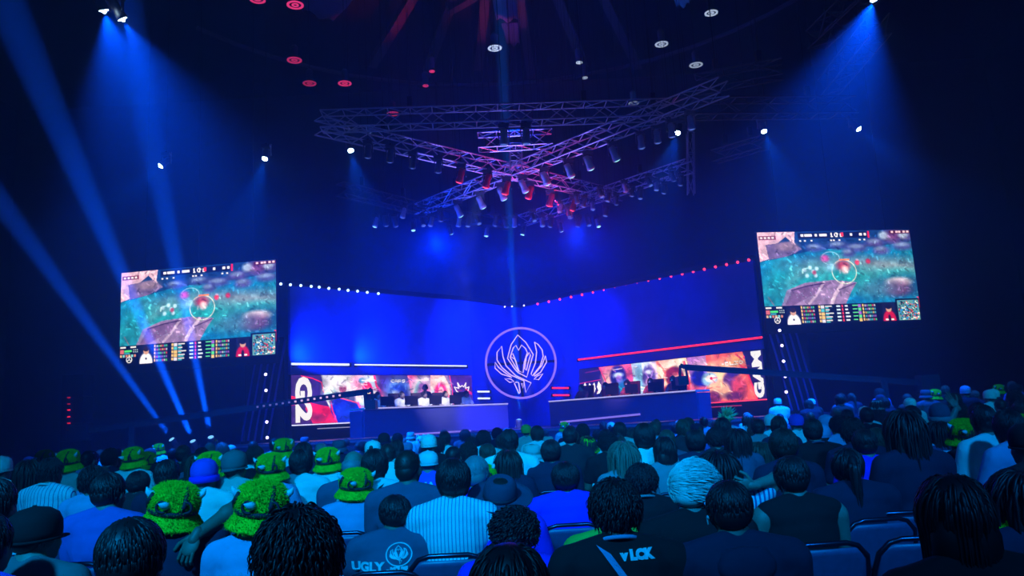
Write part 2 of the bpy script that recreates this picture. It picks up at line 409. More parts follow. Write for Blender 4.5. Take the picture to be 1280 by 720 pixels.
c.ell(216, 60, 20, 30, (.5, .2, .5), .9, .4); c.ell(210, 66, 10, 16, (.95, .35, .55), .9, .5)
c.ell(222, 22, 14, 20, (.25, .2, .75), .9, .5)
c.ell(250, 50, 34, 44, (.35, .55, .95), .95, .35); c.ell(252, 44, 22, 20, (.08, .2, .7), .9, .3); c.ell(246, 52, 14, 9, (.8, .92, 1), .9, .5, .5); c.ell(262, 70, 24, 26, (.12, .1, .5), .85, .5)
c.poly([(276, 0), (300, 0), (330, 60), (330, 120), (300, 120), (284, 50)], (.85, .25, .5)); c.line([(278, 4), (296, 40), (310, 100)], 4, (.99, .55, .75))
c.ell(312, 40, 30, 40, (.86, .8, .9), .95, .3); c.ell(300, 44, 6, 26, (.3, .7, .7), .8, .6, .3); c.ell(326, 34, 10, 30, (.95, .92, .95), .8, .6)
c.ell(322, 56, 22, 36, (.58, .32, .6), .95, .25); c.ell(325, 58, 10, 22, (.9, .4, .6), .9, .3); c.ell(314, 30, 8, 8, (.5, .3, .65), .9, .3)
c.poly([(338, 0), (376, 0), (392, 30), (396, 120), (338, 120)], (.99, .72, .72)); c.ell(366, 44, 28, 46, (1, .9, .88), .95, .4); c.ell(352, 46, 12, 6, (.5, .75, .9), .9, .5)
c.ell(366, 50, 18, 28, (.98, .1, .45), .95, .2); c.ell(367, 48, 8, 16, (1, .75, .8), 1, .2); c.ell(384, 66, 9, 12, (.95, .35, .5), .9, .5); c.ell(356, 80, 20, 20, (.99, .75, .65), .9, .5)
c.poly([(394, 0), (460, 0), (460, 120), (400, 120), (398, 40)], (.26, .12, .55)); c.line([(393, 0), (400, 40), (402, 120)], 2.5, (.95, .2, .5)); c.poly([(440, 38), (458, 50), (458, 58), (436, 48)], (.85, .12, .5)); c.line([(412, 44), (428, 44)], 2, (.8, .15, .5), .7)
strokes(c, 320, 8, 66, 398)
# wolf-head outline emblem
wolf = [(424, 34), (427, 50), (414, 46), (420, 58), (426, 62), (424, 74), (430, 66), (437, 78), (444, 66), (450, 74), (448, 62), (454, 58), (458, 46), (447, 50), (449, 34), (442, 46), (437, 42), (431, 46), (424, 34)]
c.line([(x-8, y-12) for x, y in wolf], 2.6, (1, 1, 1)); c.line([(420, 54), (429, 62), (438, 54)], 1.8, (1, 1, 1))
ctext(c, 'CAPS', 232, 12, 1.6, (1, 1, 1)); c.line([(160, 14), (192, 14)], 3, (1, 1, 1)); c.line([(300, 14), (332, 14)], 3, (.98, .9, .95)); c.line([(350, 12), (380, 12)], 3, (1, .97, .97), .8)
c.a += (N1*.12+N2*.16)[..., None]*c.a*2
ledL = c
# right wall picture (inner .. outer)
c = Canvas(CW, CH, (.10, .06, .32)); N1 = c.nz(40, 1, 13); N2 = c.nz(14, 1, 15)
c.line([(0, 42), (62, 36)], 1.6, (.9, .1, .4)); c.line([(20, 12), (66, 8)], 3, (.5, .08, .4)); c.line([(50, 70), (66, 72)], 2, (.9, .1, .3))
c.poly([(60, 0), (150, 0), (156, 60), (150, 120), (78, 120), (74, 50)], (.9, .35, .5)); c.ell(92, 40, 24, 30, (1, .75, .7), .95, .5); c.ell(140, 40, 20, 30, (.85, .3, .55), .9, .5); c.line([(60, 0), (76, 40), (78, 100)], 3, (.98, .2, .35))
c.ell(112, 34, 22, 34, (.10, .1, .5), 1, .15); c.ell(112, 28, 14, 7, (.8, .9, 1), .9, .4); c.ell(116, 44, 9, 16, (.6, .4, .8), .9, .3, -.3); c.ell(124, 78, 20, 34, (.08, .45, .75), .95, .3); c.ell(100, 90, 14, 36, (.06, .06, .35), 1, .2); c.line([(112, 60), (136, 90)], 4, (.1, .75, .85))
c.poly([(150, 0), (216, 0), (220, 120), (156, 120)], (.72, .78, .92)); c.ell(170, 40, 12, 36, (.45, .75, .9), .8, .5); c.ell(208, 40, 12, 40, (.9, .7, .85), .8, .5); c.line([(180, 4), (182, 116)], 3, (1, 1, 1), .9)
c.ell(194, 42, 17, 30, (.32, .25, .6), 1, .2); c.ell(194, 28, 10, 6, (.9, .92, 1), .9, .4); c.ell(190, 54, 6, 10, (.8, .6, .8), .9, .4); c.line([(186, 30), (196, 50), (206, 26)], 3, (.7, .5, .9)); c.ell(190, 80, 12, 16, (.9, .95, 1), .9, .5)
c.poly([(214, 0), (290, 0), (298, 60), (296, 120), (220, 120)], (.99, .72, .6)); c.ell(256, 34, 34, 36, (1, .93, .85), .95, .4); c.line([(218, 4), (236, 34), (226, 70)], 6, (1, .45, .35), .8); c.line([(284, 10), (292, 60), (290, 110)], 5, (.9, .1, .2))
bust(c, 258, 20, 96, 44, (.5, .1, .12), (1, .82, .72), (.45, .1, .15), .55); c.line([(276, 40), (286, 80)], 6, (.5, .1, .14))
c.poly([(292, 0), (345, 0), (352, 120), (300, 120)], (.62, .4, .72)); c.ell(312, 90, 22, 30, (.9, .3, .4), .8, .5); c.ell(318, 56, 20, 22, (.06, .1, .65), 1, .2); c.ell(330, 20, 24, 12, (.95, .75, .85), .7, .6)
c.poly([(336, 0), (418, 0), (428, 60), (440, 120), (322, 120), (338, 60)], (.96, .36, .3)); c.ell(372, 50, 32, 30, (1, .85, .65), .95, .5); c.ell(405, 20, 18, 14, (1, .72, .4), .95, .5); c.ell(350, 30, 14, 12, (1, .6, .5), .9, .6)
c.ell(340, 62, 18, 18, (.55, .75, .9), .95, .2); c.ell(343, 60, 12, 9, (1, .92, .92), 1, .2); c.ell(344, 60, 3, 4, (.8, .1, .25), 1, .2)
c.ell(352, 88, 17, 18, (.98, .68, .55), 1, .2); c.ell(345, 108, 18, 16, (.4, .12, .3), .95, .3)
c.ell(385, 72, 15, 24, (.35, .18, .45), 1, .2); c.ell(395, 50, 14, 12, (.2, .12, .5), 1, .2); c.ell(404, 84, 16, 24, (.8, .25, .35), .95, .25); c.ell(372, 94, 12, 20, (1, .75, .6), .95, .3); c.ell(392, 108, 22, 10, (.3, .1, .35), .9, .4)
c.line([(408, 30), (424, 50), (440, 118)], 3, (1, .12, .28)); c.line([(404, 6), (416, 20), (430, 4)], 3.5, (.95, .1, .35)); c.poly([(420, 0), (460, 0), (460, 120), (444, 120), (428, 60)], (.10, .06, .34))
strokes(c, 320, 9, 76, 438)
# white helmet emblem on the inner end
for sx in (-1, 1):
    X_ = 36
    c.poly([(X_+sx*20, 40), (X_+sx*26, 52), (X_+sx*26, 74), (X_+sx*12, 76), (X_+sx*18, 66), (X_+sx*14, 56)], (1, 1, 1)); c.poly([(X_, 52), (X_+sx*8, 42), (X_+sx*10, 62), (X_+sx*3, 78), (X_, 84)], (1, 1, 1))
c.poly([(30, 56), (42, 56), (39, 64), (33, 64)], (.95, .8, .4))
ctext(c, 'BLIO', 378, 22, 1.7, (1, 1, 1)); c.line([(372, 27), (374, 27)], 3, (1, 1, 1)); c.line([(316, 34), (345, 30)], 3, (1, .95, .97)); c.line([(100, 12), (124, 11)], 2.5, (1, .95, .97), .7)
c.a += (N1*.12+N2*.16)[..., None]*c.a*2
ledR = c

ZT, ZB = 3.44, 1.80
def led_wall(side, cv, lab):
    root = empty('video_wall', seg_pts(.5, side)); tag(root, lab, 'video wall')
    A = seg_pts(0, side)-root.location; B = seg_pts(1, side)-root.location
    d = (B-A).normalized(); nf = Vector((d.y, -d.x, 0)); nf = nf if nf.y < 0 else -nf
    bb = MB(); bb.beam(A-nf*.1+Vector((0, 0, (ZT+ZB)/2)), B-nf*.1+Vector((0, 0, (ZT+ZB)/2)), .16, ZT-ZB+.04)
    bb.beam(A+Vector((0, 0, (ZB+DZ)/2))-nf*.08, B+Vector((0, 0, (ZB+DZ)/2))-nf*.08, .2, ZB-DZ-.03)
    bb.build('cabinet', M_black, root)
    left, right = (A, B) if side < 0 else (B, A)
    picture(cv, 'picture', left+nf*.02+Vector((0, 0, ZT)), right-left, (0, 0, ZB-ZT), root, 1.4)
    col = (.6, .65, 1) if side < 0 else (1, .05, .12)
    sm = glow('edge_strip_%d' % side, col, 1.6)
    e = MB(); e.beam(A+nf*.04+Vector((0, 0, ZB-.03)), A+(B-A)*.38+nf*.04+Vector((0, 0, ZB-.03)), .04, .035); e.build('light_strip', sm, root)
    e = MB(); e.beam(A+(B-A)*.1+nf*.3+Vector((0, 0, 1.62)), A+(B-A)*.34+nf*.3+Vector((0, 0, 1.62)), .04, .03); e.build('light_strip', glow('dim_strip_%d' % side, col, .5), root)
    # tall rotated team name on the outer end
    txt = 'G2' if side < 0 else 'GAM'
    me = text_mesh(txt, 1.0, .015, .05); me.materials.append(glow('white_lettering', (.95, .97, 1), 1.1))
    xs = [v.co.x for v in me.vertices]; ys = [v.co.y for v in me.vertices]
    wx, wy = max(xs)-min(xs), max(ys)-min(ys); cx_, cyy = (max(xs)+min(xs))/2, (max(ys)+min(ys))/2
    H = (ZT-ZB)*(.94 if side < 0 else .96); WD = .62 if side < 0 else .36
    right_dir = (right-left).normalized()
    for v in me.vertices:
        a = (v.co.x-cx_)/wx*H; q = (v.co.y-cyy)/wy*WD; e_ = v.co.z
        # side<0: reads downward, tops to the right; side>0: reads upward, tops to the left
        cc = A+(B-A)*(.055 if side < 0 else .028)
        if side < 0: p = cc+right_dir*q+Vector((0, 0, (ZT+ZB)/2-a))
        else: p = cc-right_dir*q+Vector((0, 0, (ZT+ZB)/2+a))
        v.co = p+nf*(.05+e_)
    link(bpy.data.objects.new('lettering', me), root)
    return root
led_wall(-1, ledL, 'angled video wall with G2 lettering and colourful portraits behind the white-shirted team')
led_wall(1, ledR, 'angled video wall with GAM lettering and red portraits behind the dark-shirted team')
# light bars above the picture walls and short bars beside them
def bar(p, q, m, label, r=.035, group=None):
    root = empty('light_bar', (p+q)/2); tag(root, label, 'light bar', group)
    bb = MB(); bb.tube([p-root.location, q-root.location], r, 8); bb.build('glowing_tube', m, root)
    d = (q-p).normalized(); bb = MB()
    bb.beam(p-root.location+Vector((0, .09, 0)), q-root.location+Vector((0, .09, 0)), .07, .09)
    k = MB(); k.box(p-root.location+Vector((0, .17, 0)), (.12, .12, .14)); k.box(q-root.location+Vector((0, .17, 0)), (.12, .12, .14))
    bb.build('housing', M_steel, root); k.build('bracket', M_steel, root); return root
def zz(v, z, y=0): return Vector((v.x, v.y+y, z))
wb = glow('white_tube', (.45, .55, 1), 2.2); rb = glow('red_tube', (1, .02, .05), 1.6)
bar(zz(seg_pts(0, -1), 3.83, .1), zz(seg_pts(.28, -1), 3.83, .1), wb, 'long white-blue light bar above the G2 end of the wall', .04)
bar(zz(seg_pts(.31, -1), 3.83, .1), zz(seg_pts(.97, -1), 3.83, .1), wb, 'longer thin white-blue light bar above the portraits', .025)
bar(zz(seg_pts(-.01, 1), 3.85, .1), zz(seg_pts(1, 1), 3.85, .1), rb, 'long red light bar above the GAM wall', .035)
for (xa, xb, y, m_, l) in ((593, 612, 489.5, wb, 'upper short white light bar beside the ring emblem'), (593.5, 612.5, 498, wb, 'lower short white light bar beside the ring emblem'),
                           (690, 711, 485, rb, 'upper short red light bar beside the ring emblem'), (691, 711.5, 494, rb, 'lower short red light bar beside the ring emblem')):
    bar(at(xa, y-.04*(xa-xb)*.0, 33.2), at(xb, y, 33.2), m_, l, .035)
# desks ---------------------------------------------------------------------
M_desk = mat('desk_front', (.05, .055, .2), .4); M_top = mat('desk_top', (.35, .36, .5), .3)
DTOP = 2.14
def desk(side, lab):
    a = Vector((X0+side*4.95, 24.0, 0)); c_ = Vector((X0+side*.75, 28.2, 0)); mid = (a+c_)/2
    root = empty('player_desk', (mid.x, mid.y, DZ)); tag(root, lab, 'desk')
    A = a-mid; C = c_-mid; d = (C-A).normalized(); nb = Vector((d.y, -d.x, 0)); nb = nb if nb.y > 0 else -nb
    H = DTOP-DZ
    bb = MB(); bb.beam(A+nb*.35+Vector((0, 0, H-.03)), C+nb*.35+Vector((0, 0, H-.03)), .8, .06); bb.build('desk_top', M_top, root)
    bb = MB(); bb.beam(A+Vector((0, 0, (H-.08)/2+.02)), C+Vector((0, 0, (H-.08)/2+.02)), .06, H-.08); bb.build('front_panel', M_desk, root)
    for P_ in (A, C):
        bb = MB(); bb.beam(P_+nb*.04+Vector((0, 0, (H-.08)/2)), P_+nb*.7+Vector((0, 0, (H-.08)/2)), .06, H-.1); bb.build('end_panel', M_desk, root)
    bb = MB(); bb.beam(A-nb*.06+Vector((0, 0, H-.02)), C-nb*.06+Vector((0, 0, H-.02)), .02, .035)
    bb.build('edge_strip', glow('desk_edge', (.5, .5, 1), 1.0), root)
    if side > 0:
        bb = MB(); bb.beam(A+(C-A)*.35-nb*.05+Vector((0, 0, .26)), A+(C-A)*.92-nb*.05+Vector((0, 0, .14)), .02, .06); bb.build('glow_stripe', glow('violet_strip', (.25, .2, 1), .9), root)
    else:
        bb = MB(); bb.beam(A+(C-A)*.3-nb*.05+Vector((0, 0, .03)), A+(C-A)*.7-nb*.05+Vector((0, 0, .03)), .02, .05); bb.build('glow_stripe', glow('violet_strip', (.25, .2, 1), .9), root)
    return a, c_, nb
DK = {-1: desk(-1, 'long desk of the white-shirted team on stage'), 1: desk(1, 'long desk of the dark-shirted team on stage')}
def monitor(px, side, lab):
    a, c_, nb = DK[side]
    k = px-640; t = (a.x*1000-k*a.y)/((k*(c_.y-a.y))-(c_.x-a.x)*1000)
    p = a+(c_-a)*t+nb*.3; root = empty('monitor', (p.x, p.y, DTOP)); root.rotation_euler.z = math.atan2((c_-a).y, (c_-a).x)
    if side > 0: root.rotation_euler.z += PI
    tag(root, lab, 'monitor', 'computer monitors on the stage desks')
    bb = MB(); bb.box((0, 0, .20), (.50, .04, .28)); bb.build('screen_back', mat('monitor_black', (.01, .01, .02), .4), root)
    bb = MB(); bb.box((0, .03, .20), (.47, .01, .25)); bb.build('display', glow('monitor_light', (.3, .4, .6), .6), root)
    bb = MB(); bb.box((0, .0, .06), (.06, .04, .12)); bb.box((0, 0, .01), (.26, .18, .02)); bb.build('stand', M_steel, root)
for px, l in ((485, 'monitor beside the end player in white, nearest the camera crane'), (515, 'monitor beside the second player in white from the crane'), (545, 'monitor beside the third player in white from the crane'), (570, 'monitor below the wolf emblem')):
    monitor(px, -1, l)
for px, l in ((749, 'monitor below the white helmet emblem'), (774, 'monitor under the blue portrait'), (803, 'monitor under the silver portrait'), (833, 'monitor under the red-haired portrait')):
    monitor(px, 1, l)
# ring emblem on the centre backdrop -----------------------------------------
NEON = glow('violet_neon', (.25, .15, 1), 1.3); NEONW = glow('white_neon', (.5, .38, 1), 1.7)
RC = at(651, 453.5, 33.1); RR = 43.5/1000*33.1
ring = empty('ring_emblem', RC); tag(ring, 'round neon emblem of a winged crest inside a violet ring', 'emblem')
bb = MB(); bb.tube([(RR*math.cos(a), 0, RR*math.sin(a)) for a in [i*2*PI/72 for i in range(72)]], .045, 6, closed=True); bb.build('outer_ring', NEON, ring)
EMB = [  # crest outlines, in the zoomed crop's pixels (centre 367,325, radius 223)
 [(357, 146), (312, 205), (284, 292), (325, 360), (345, 385), (400, 418), (412, 380), (440, 300), (449, 277), (430, 240), (405, 195)],
 [(357, 245), (342, 212), (325, 225), (302, 280), (330, 300), (352, 378), (378, 388), (390, 320), (412, 262), (402, 235), (378, 212)],
 [(318, 262), (300, 285), (330, 345), (350, 380), (335, 310)],
 [(425, 262), (405, 290), (390, 365), (400, 375), (420, 310), (432, 280)],
 [(250, 212), (218, 250), (216, 300), (246, 350), (300, 400), (380, 440), (388, 515), (425, 456), (330, 405), (272, 340), (255, 280)],
 [(462, 196), (472, 260), (460, 330), (428, 400), (436, 412), (490, 350), (512, 290), (508, 250), (485, 215)],
 [(203, 312), (200, 350), (240, 390), (305, 415), (260, 380), (222, 345)],
 [(528, 288), (500, 350), (450, 402), (448, 416), (490, 392), (532, 330)],
 [(258, 420), (290, 446), (318, 442), (296, 424)], [(503, 402), (470, 412), (445, 434), (475, 438)],
 [(318, 452), (345, 520), (352, 512), (346, 450), (330, 446)], [(364, 456), (372, 486), (382, 460)]]
def emblem_pts(loop, R): return [((x-367)/223*R, 0, -(y-325)/223*R) for x, y in loop]
for lp in EMB:
    bb = MB(); bb.tube(emblem_pts(lp, RR), .024, 5, closed=True); bb.build('crest_line', NEONW, ring)
bb = MB(); bb.box((0, .12, 0), (.1, .1, 2*RR)); bb.box((0, .12, 0), (2*RR, .1, .1)); bb.build('mount', M_steel, ring)
spot('backdrop_light', (X0-1.5, 30, 6.3), (X0-1.2, 35, 3.4), 2600, 130, (0, .04, 1), 1, .2)
spot('backdrop_light', (X0+2.5, 30, 6.3), (X0+2.4, 34, 3.2), 500, 120, (.02, .01, 1), 1, .2)
spot('backdrop_light', (X0-4.6, 26.5, 6.4), (X0-5, 30.5, 4.4), 500, 110, (0, .05, 1), 1, .2)  # side spots added to bring up the blue of the backdrop
spot('backdrop_light', (X0+5, 26.5, 6.4), (X0+5, 30.5, 4.6), 150, 110, (.02, .01, 1), 1, .2)
spot('desk_fill_light', (X0-1.6, 20, 5.5), (X0-1.3, 27, 1.6), 24000, 20, (.12, .12, 1), 1, .1)  # added to throw a violet patch on the white team's desk
spot('player_light', (X0-1, 21, 8), (X0-3.2, 26.5, 2.4), 6500, 20, (.8, .8, 1), .8, .1)
spot('player_light', (X0+1, 21, 8), (X0+3.2, 26.5, 2.4), 3000, 14, (1, .6, .65), .8, .1)
# fan lights rising from the top of the left picture wall
spot('fan_light', zz(seg_pts(.02, -1), 3.9, -.25), zz(seg_pts(.6, -1), 6.8, -.6), 2600, 120, (0, .035, 1), 1, .15)
spot('fan_light', zz(seg_pts(.33, -1), 3.9, -.25), zz(seg_pts(.85, -1), 6.3, -.6), 2600, 120, (0, .035, 1), 1, .15)
# small round lamps: header rows and side columns ----------------------------
def lamp_ball(p, m, label, group, r=.05):
    root = empty('marker_lamp', p); tag(root, label, 'lamp', group)
    bb = MB(); bb.ell((0, 0, 0), (r, r, r), n=8, m=6); bb.build('bulb', m, root, True)
    bb = MB(); bb.lathe([(r*1.2, .0), (r*1.2, r*1.6)], (0, r*1.2, 0), 8); bb.tube([(0, 0, r*1.9), (0, .42, r*1.9)], .012, 5); bb.build('holder', M_steel, root)
mb_ = glow('blue_bulb', (.3, .5, 1), 4); mr_ = glow('red_bulb', (1, .03, .08), 3.0); mw_ = glow('white_bulb', (.55, .5, 1), 5)
for x, y in ((351, 355), (363, 356), (376, 357), (389, 358), (399, 359), (411, 360.5), (424, 361.5), (435, 363), (447, 364), (459, 365.5), (473, 367)):
    lamp_ball(at(x, y, 27+(x-351)*.0245-.45), mb_, 'small blue lamp in the row above the G2 video wall', 'blue lamps along the stage header')
for x, y in ((631, 383.5), (640, 383), (655, 382)): lamp_ball(at(x, y, 35-.45), mw_, 'small white-violet lamp at the inner corner of the stage header', 'white lamps on the header corner', .035)
xs_ = np.linspace(672, 936, 20)
for x in xs_: lamp_ball(at(x, 380-(x-672)*.2085, 34.6-(x-672)*.0277-.45), mr_, 'small red lamp in the row above the GAM video wall', 'red lamps along the stage header')
for y in (448.5, 468, 488, 527.5, 547): lamp_ball(at(331.5+(y-448)*.025, y, 26.6), mw_, 'small white lamp on the ribbed wing beside the G2 wall', 'white lamps on the wing by the G2 wall', .05)
for x, y in ((974.5, 413), (977.5, 432), (979.5, 451.5), (981.5, 470.5), (982.8, 490)): lamp_ball(at(x, y, 26.6), mw_, 'small white lamp on the ribbed wing beside the GAM wall', 'white lamps on the wing by the GAM wall', .05)
# ribbed wings
M_wing = mat('wing_slats', (.05, .06, .35), .5)
for side, nm in ((-1, 'left'), (1, 'right')):
    root = tag(empty('stage_wing', (X0+side*8.85, 26.9, DZ)), 'tall ribbed black wing with blue slats next to the %s lettering' % ('G2' if side < 0 else 'GAM'), 'stage wing')
    bb = MB(); bb.box((0, .15, 1.75), (1.3, .1, 3.5)); bb.box((0, .1, .04), (1.4, .5, .08)); bb.build('panel', M_black, root)
    for k in range(5):
        x = -.5+.22*k; bb = MB(); bb.beam((x*side*-1+side*.25, .06, .1), (x*side*-1-side*.35, .06, 3.4), .05, .06); bb.build('slat', M_wing, root)
    spot('wing_light', (X0+side*8.9, 25.9, 1.6), (X0+side*8.7, 27, 3.4), 18, 70, (.05, .05, 1), .8, .05)
# ------------------------------------------------------------------ hanging game screens
def game_canvas():
    c = Canvas(330, 186, (.12, .58, .62)); n1 = c.nz(60, 1, 21); n2 = c.nz(16, 1, 22); n3 = c.nz(7, 1, 23)
    c.a[:, :, 0] = .08+n1*.08; c.a[:, :, 1] = .50+n1*.15+n2*.08; c.a[:, :, 2] = .66+n2*.1
    c.ell(240, 78, 150, 22, (.60, .58, .58), .75, .5, .05); c.ell(150, 100, 100, 30, (.13, .62, .62), .9, .4); c.ell(90, 100, 46, 24, (.5, .55, .58), .5, .5, -.5); c.ell(96, 104, 34, 14, (.12, .62, .66), .9, .4, -.3)
    c.ell(290, 92, 50, 12, (.15, .62, .66), .8, .5); c.poly([(0, 0), (330, 0), (330, 26), (250, 34), (170, 36), (110, 40), (40, 54), (0, 60)], (.07, .22, .42))
    c.poly([(0, 0), (80, 0), (76, 28), (60, 10), (40, 24), (20, 54), (0, 60)], (.88, .72, .78)); c.poly([(16, 26), (70, 20), (92, 36), (60, 50), (20, 56)], (.42, .36, .52)); c.ell(60, 30, 24, 9, (.6, .5, .55), .8, .4)
    for i, (x, y, w) in enumerate(((170, 30, 22), (210, 36, 24), (250, 26, 20), (285, 20, 16), (310, 34, 24), (262, 42, 18), (120, 34, 20), (190, 46, 14), (322, 14, 12))):
        c.ell(x, y, w, 9, (.25+.05*(i % 3), .3, .55), .9, .4); c.ell(x-3, y-3, w*.6, 4, (.5, .6, .75), .8, .5)
    c.ell(292, 12, 20, 12, (.5, .2, .4), .7, .6); c.ell(270, 12, 10, 8, (.75, .85, .95), .8, .4); c.ell(312, 12, 9, 7, (.75, .85, .95), .8, .4)
    c.ell(300, 118, 60, 22, (.08, .28, .45), .9, .5); c.ell(290, 108, 28, 10, (.8, .72, .78), .9, .3); c.ell(285, 122, 30, 14, (.4, .25, .42), .9, .4); c.ell(240, 120, 40, 16, (.3, .5, .6), .7, .6)
    c.poly([(36, 148), (50, 118), (90, 104), (150, 100), (200, 106), (186, 124), (170, 150)], (.56, .46, .62)); c.poly([(60, 118), (120, 104), (150, 104), (100, 130), (60, 148), (44, 146)], (.45, .34, .5))
    c.line([(130, 104), (110, 130), (90, 150)], 5, (.78, .68, .8)); c.line([(170, 106), (150, 130), (140, 150)], 7, (.82, .72, .82)); c.line([(60, 118), (96, 110), (130, 106)], 2, (.2, .12, .25)); c.line([(196, 108), (160, 120)], 2, (.3, .2, .35))
    c.line([(10, 130), (20, 146)], 2, (.6, .45, .5)); c.ell(20, 120, 26, 20, (.1, .45, .5), .5, .7)
    t = np.linspace(0, 2*PI, 40); c.line([(176+26*math.cos(a), 84+24*math.sin(a)) for a in t], 1.8, (.85, .88, .8))
    c.line([(150+19*math.cos(a), 56+13*math.sin(a)) for a in t], 1.2, (.7, .85, .95), .8); c.ell(138, 56, 9, 7, (.8, .3, .6), .9, .4); c.ell(148, 74, 12, 8, (.6, .85, .98), .8, .6)
    c.ell(175, 72, 14, 10, (.75, .25, .3), .95, .4); c.ell(178, 80, 8, 8, (.98, .85, .85), .9, .4); c.ell(206, 66, 5, 5, (.85, .2, .25), .95, .3); c.ell(230, 64, 5, 5, (.85, .2, .25), .95, .3); c.rect(168, 58, 22, 3, (.95, .5, .2))
    for x, y in ((92, 78), (96, 90), (110, 82), (118, 76), (114, 90), (104, 74)): c.ell(x, y, 4, 4, (.75, .9, .98), .9, .4)
    c.ell(112, 84, 4, 4, (.8, .3, .4), .9, .4)
    r = random.Random(4)
    for k in range(160):
        x, y = r.uniform(0, 330), r.uniform(40, 140); c.a[int(min(y, 185)), int(min(x, 329))] = (.6, .85, .9)
    c.a[:150] *= 1+(n3[:150]*.25)[..., None]+(n2[:150]*.15)[..., None]
    strokes(c, 260, 3, ln=9, y1=148)
    D = (.03, .04, .07)
    c.rect(3, 8, 36, 8, (.5, .12, .2)); [c.rect(6+8*i, 10, 5, 4, (.9, .9, .9)) for i in range(4)]
    c.rect(86, 3, 152, 12, D); [c.rect(x, 6, w, 5, (.95, .95, .97)) for x, w in ((92, 6), (100, 16), (122, 5), (132, 16), (176, 8), (198, 5), (218, 6), (228, 5))]
    ctext(c, '101', 154, 4, 1.7, (1, 1, 1)); c.rect(178, 4, 6, 8, (.9, .2, .2)); c.rect(236, 2, 4, 14, (.9, .1, .2)); c.rect(148, 17, 22, 4, D, .8)
    [c.rect(x, 18, 4, 3, (.9, .9, .9)) for x in (88, 98, 112, 154, 160, 172, 216, 226)]
    c.rect(284, 2, 46, 7, (.3, .05, .12)); [c.rect(x, 3, 5, 4, (.95, .8, .85)) for x in (288, 298, 304, 314, 322)]
    c.rect(0, 148, 330, 38, D)
    [c.rect(x, 150, 12, 3, (.9, .9, .9)) for x in (2, 24)]
    c.rect(2, 156, 8, 8, (.8, .4, .4)); c.rect(11, 157, 16, 4, (.3, .85, .4)); c.rect(11, 162, 12, 3, (.2, .6, .7)); [c.rect(30+4*(i % 3), 156+4*(i//3), 2, 2, (.7, .8, .8)) for i in range(6)]
    [c.rect(2+6*i, 166, 4, 5, ((.85, .7, .5), (.5, .8, .8), (.8, .5, .4))[i % 3]) for i in range(6)]
    def face(x, shirt, hair):
        c.rect(x, 149, 28, 37, (.07, .09, .2)); c.ell(x+14, 184, 14, 20, shirt, 1, .1); c.ell(x+14, 161, 6, 7, (.8, .6, .5), 1, .1); c.ell(x+14, 157, 6.5, 5, hair, 1, .1); c.ell(x+14, 176, 2, 2, (.1, .1, .1), 1, .3)
        c.rect(x+5, 181, 18, 3, (.95, .95, .95))
    face(44, (.93, .93, .96), (.15, .1, .1)); face(247, (.75, .05, .15), (.05, .03, .03)); c.ell(261, 181, 3, 8, (.08, .02, .05), 1, .2)
    pal = ((.9, .75, .4), (.3, .75, .8), (.9, .3, .35), (.85, .85, .9), (.35, .85, .5), (.6, .4, .8))
    for j in range(5):
        y = 150+7.1*j
        for x0, w0 in ((75, 26), (205, 30)):
            c.rect(x0, y, 3, 5, pal[0])
            for k in range(6): c.rect(x0+5+k*4, y+1, 3, 4, pal[r.randrange(6)], .8)
        c.rect(112, y, 4, 5, pal[0]); c.rect(117, y, 7, 6, pal[r.randrange(6)]); c.rect(126, y+1, r.uniform(8, 18), 2, (.9, .9, .9)); c.rect(126, y+4, r.uniform(6, 14), 1.6, pal[1])
        c.rect(150, y+1, 8, 3, (.8, .9, .95)); c.rect(161, y, 3, 5, (.9, .2, .25)); c.rect(168, y+1, r.uniform(6, 12), 3, (.85, .9, .95))
        c.rect(184, y+1, r.uniform(8, 12), 2, pal[4]); c.rect(196, y, 6, 6, pal[r.randrange(6)])
    c.rect(277, 142, 53, 44, D); c.rect(281, 145, 46, 40, (.35, .6, .62))
    for k in range(230):
        x, y = r.uniform(282, 324), r.uniform(146, 182); c.rect(x, y, r.uniform(1.5, 3.5), r.uniform(1.5, 3), ((.05, .1, .12), (.92, .95, .9), (.05, .2, .25), (.1, .55, .85), (.9, .2, .2))[min(4, int(r.random()**1.3*5.2))])
    c.line([(326, 140), (330, 140), (330, 160)], 2, (.9, .1, .2))
    # black foot with the three-pointed star badge
    return c
GC = game_canvas()
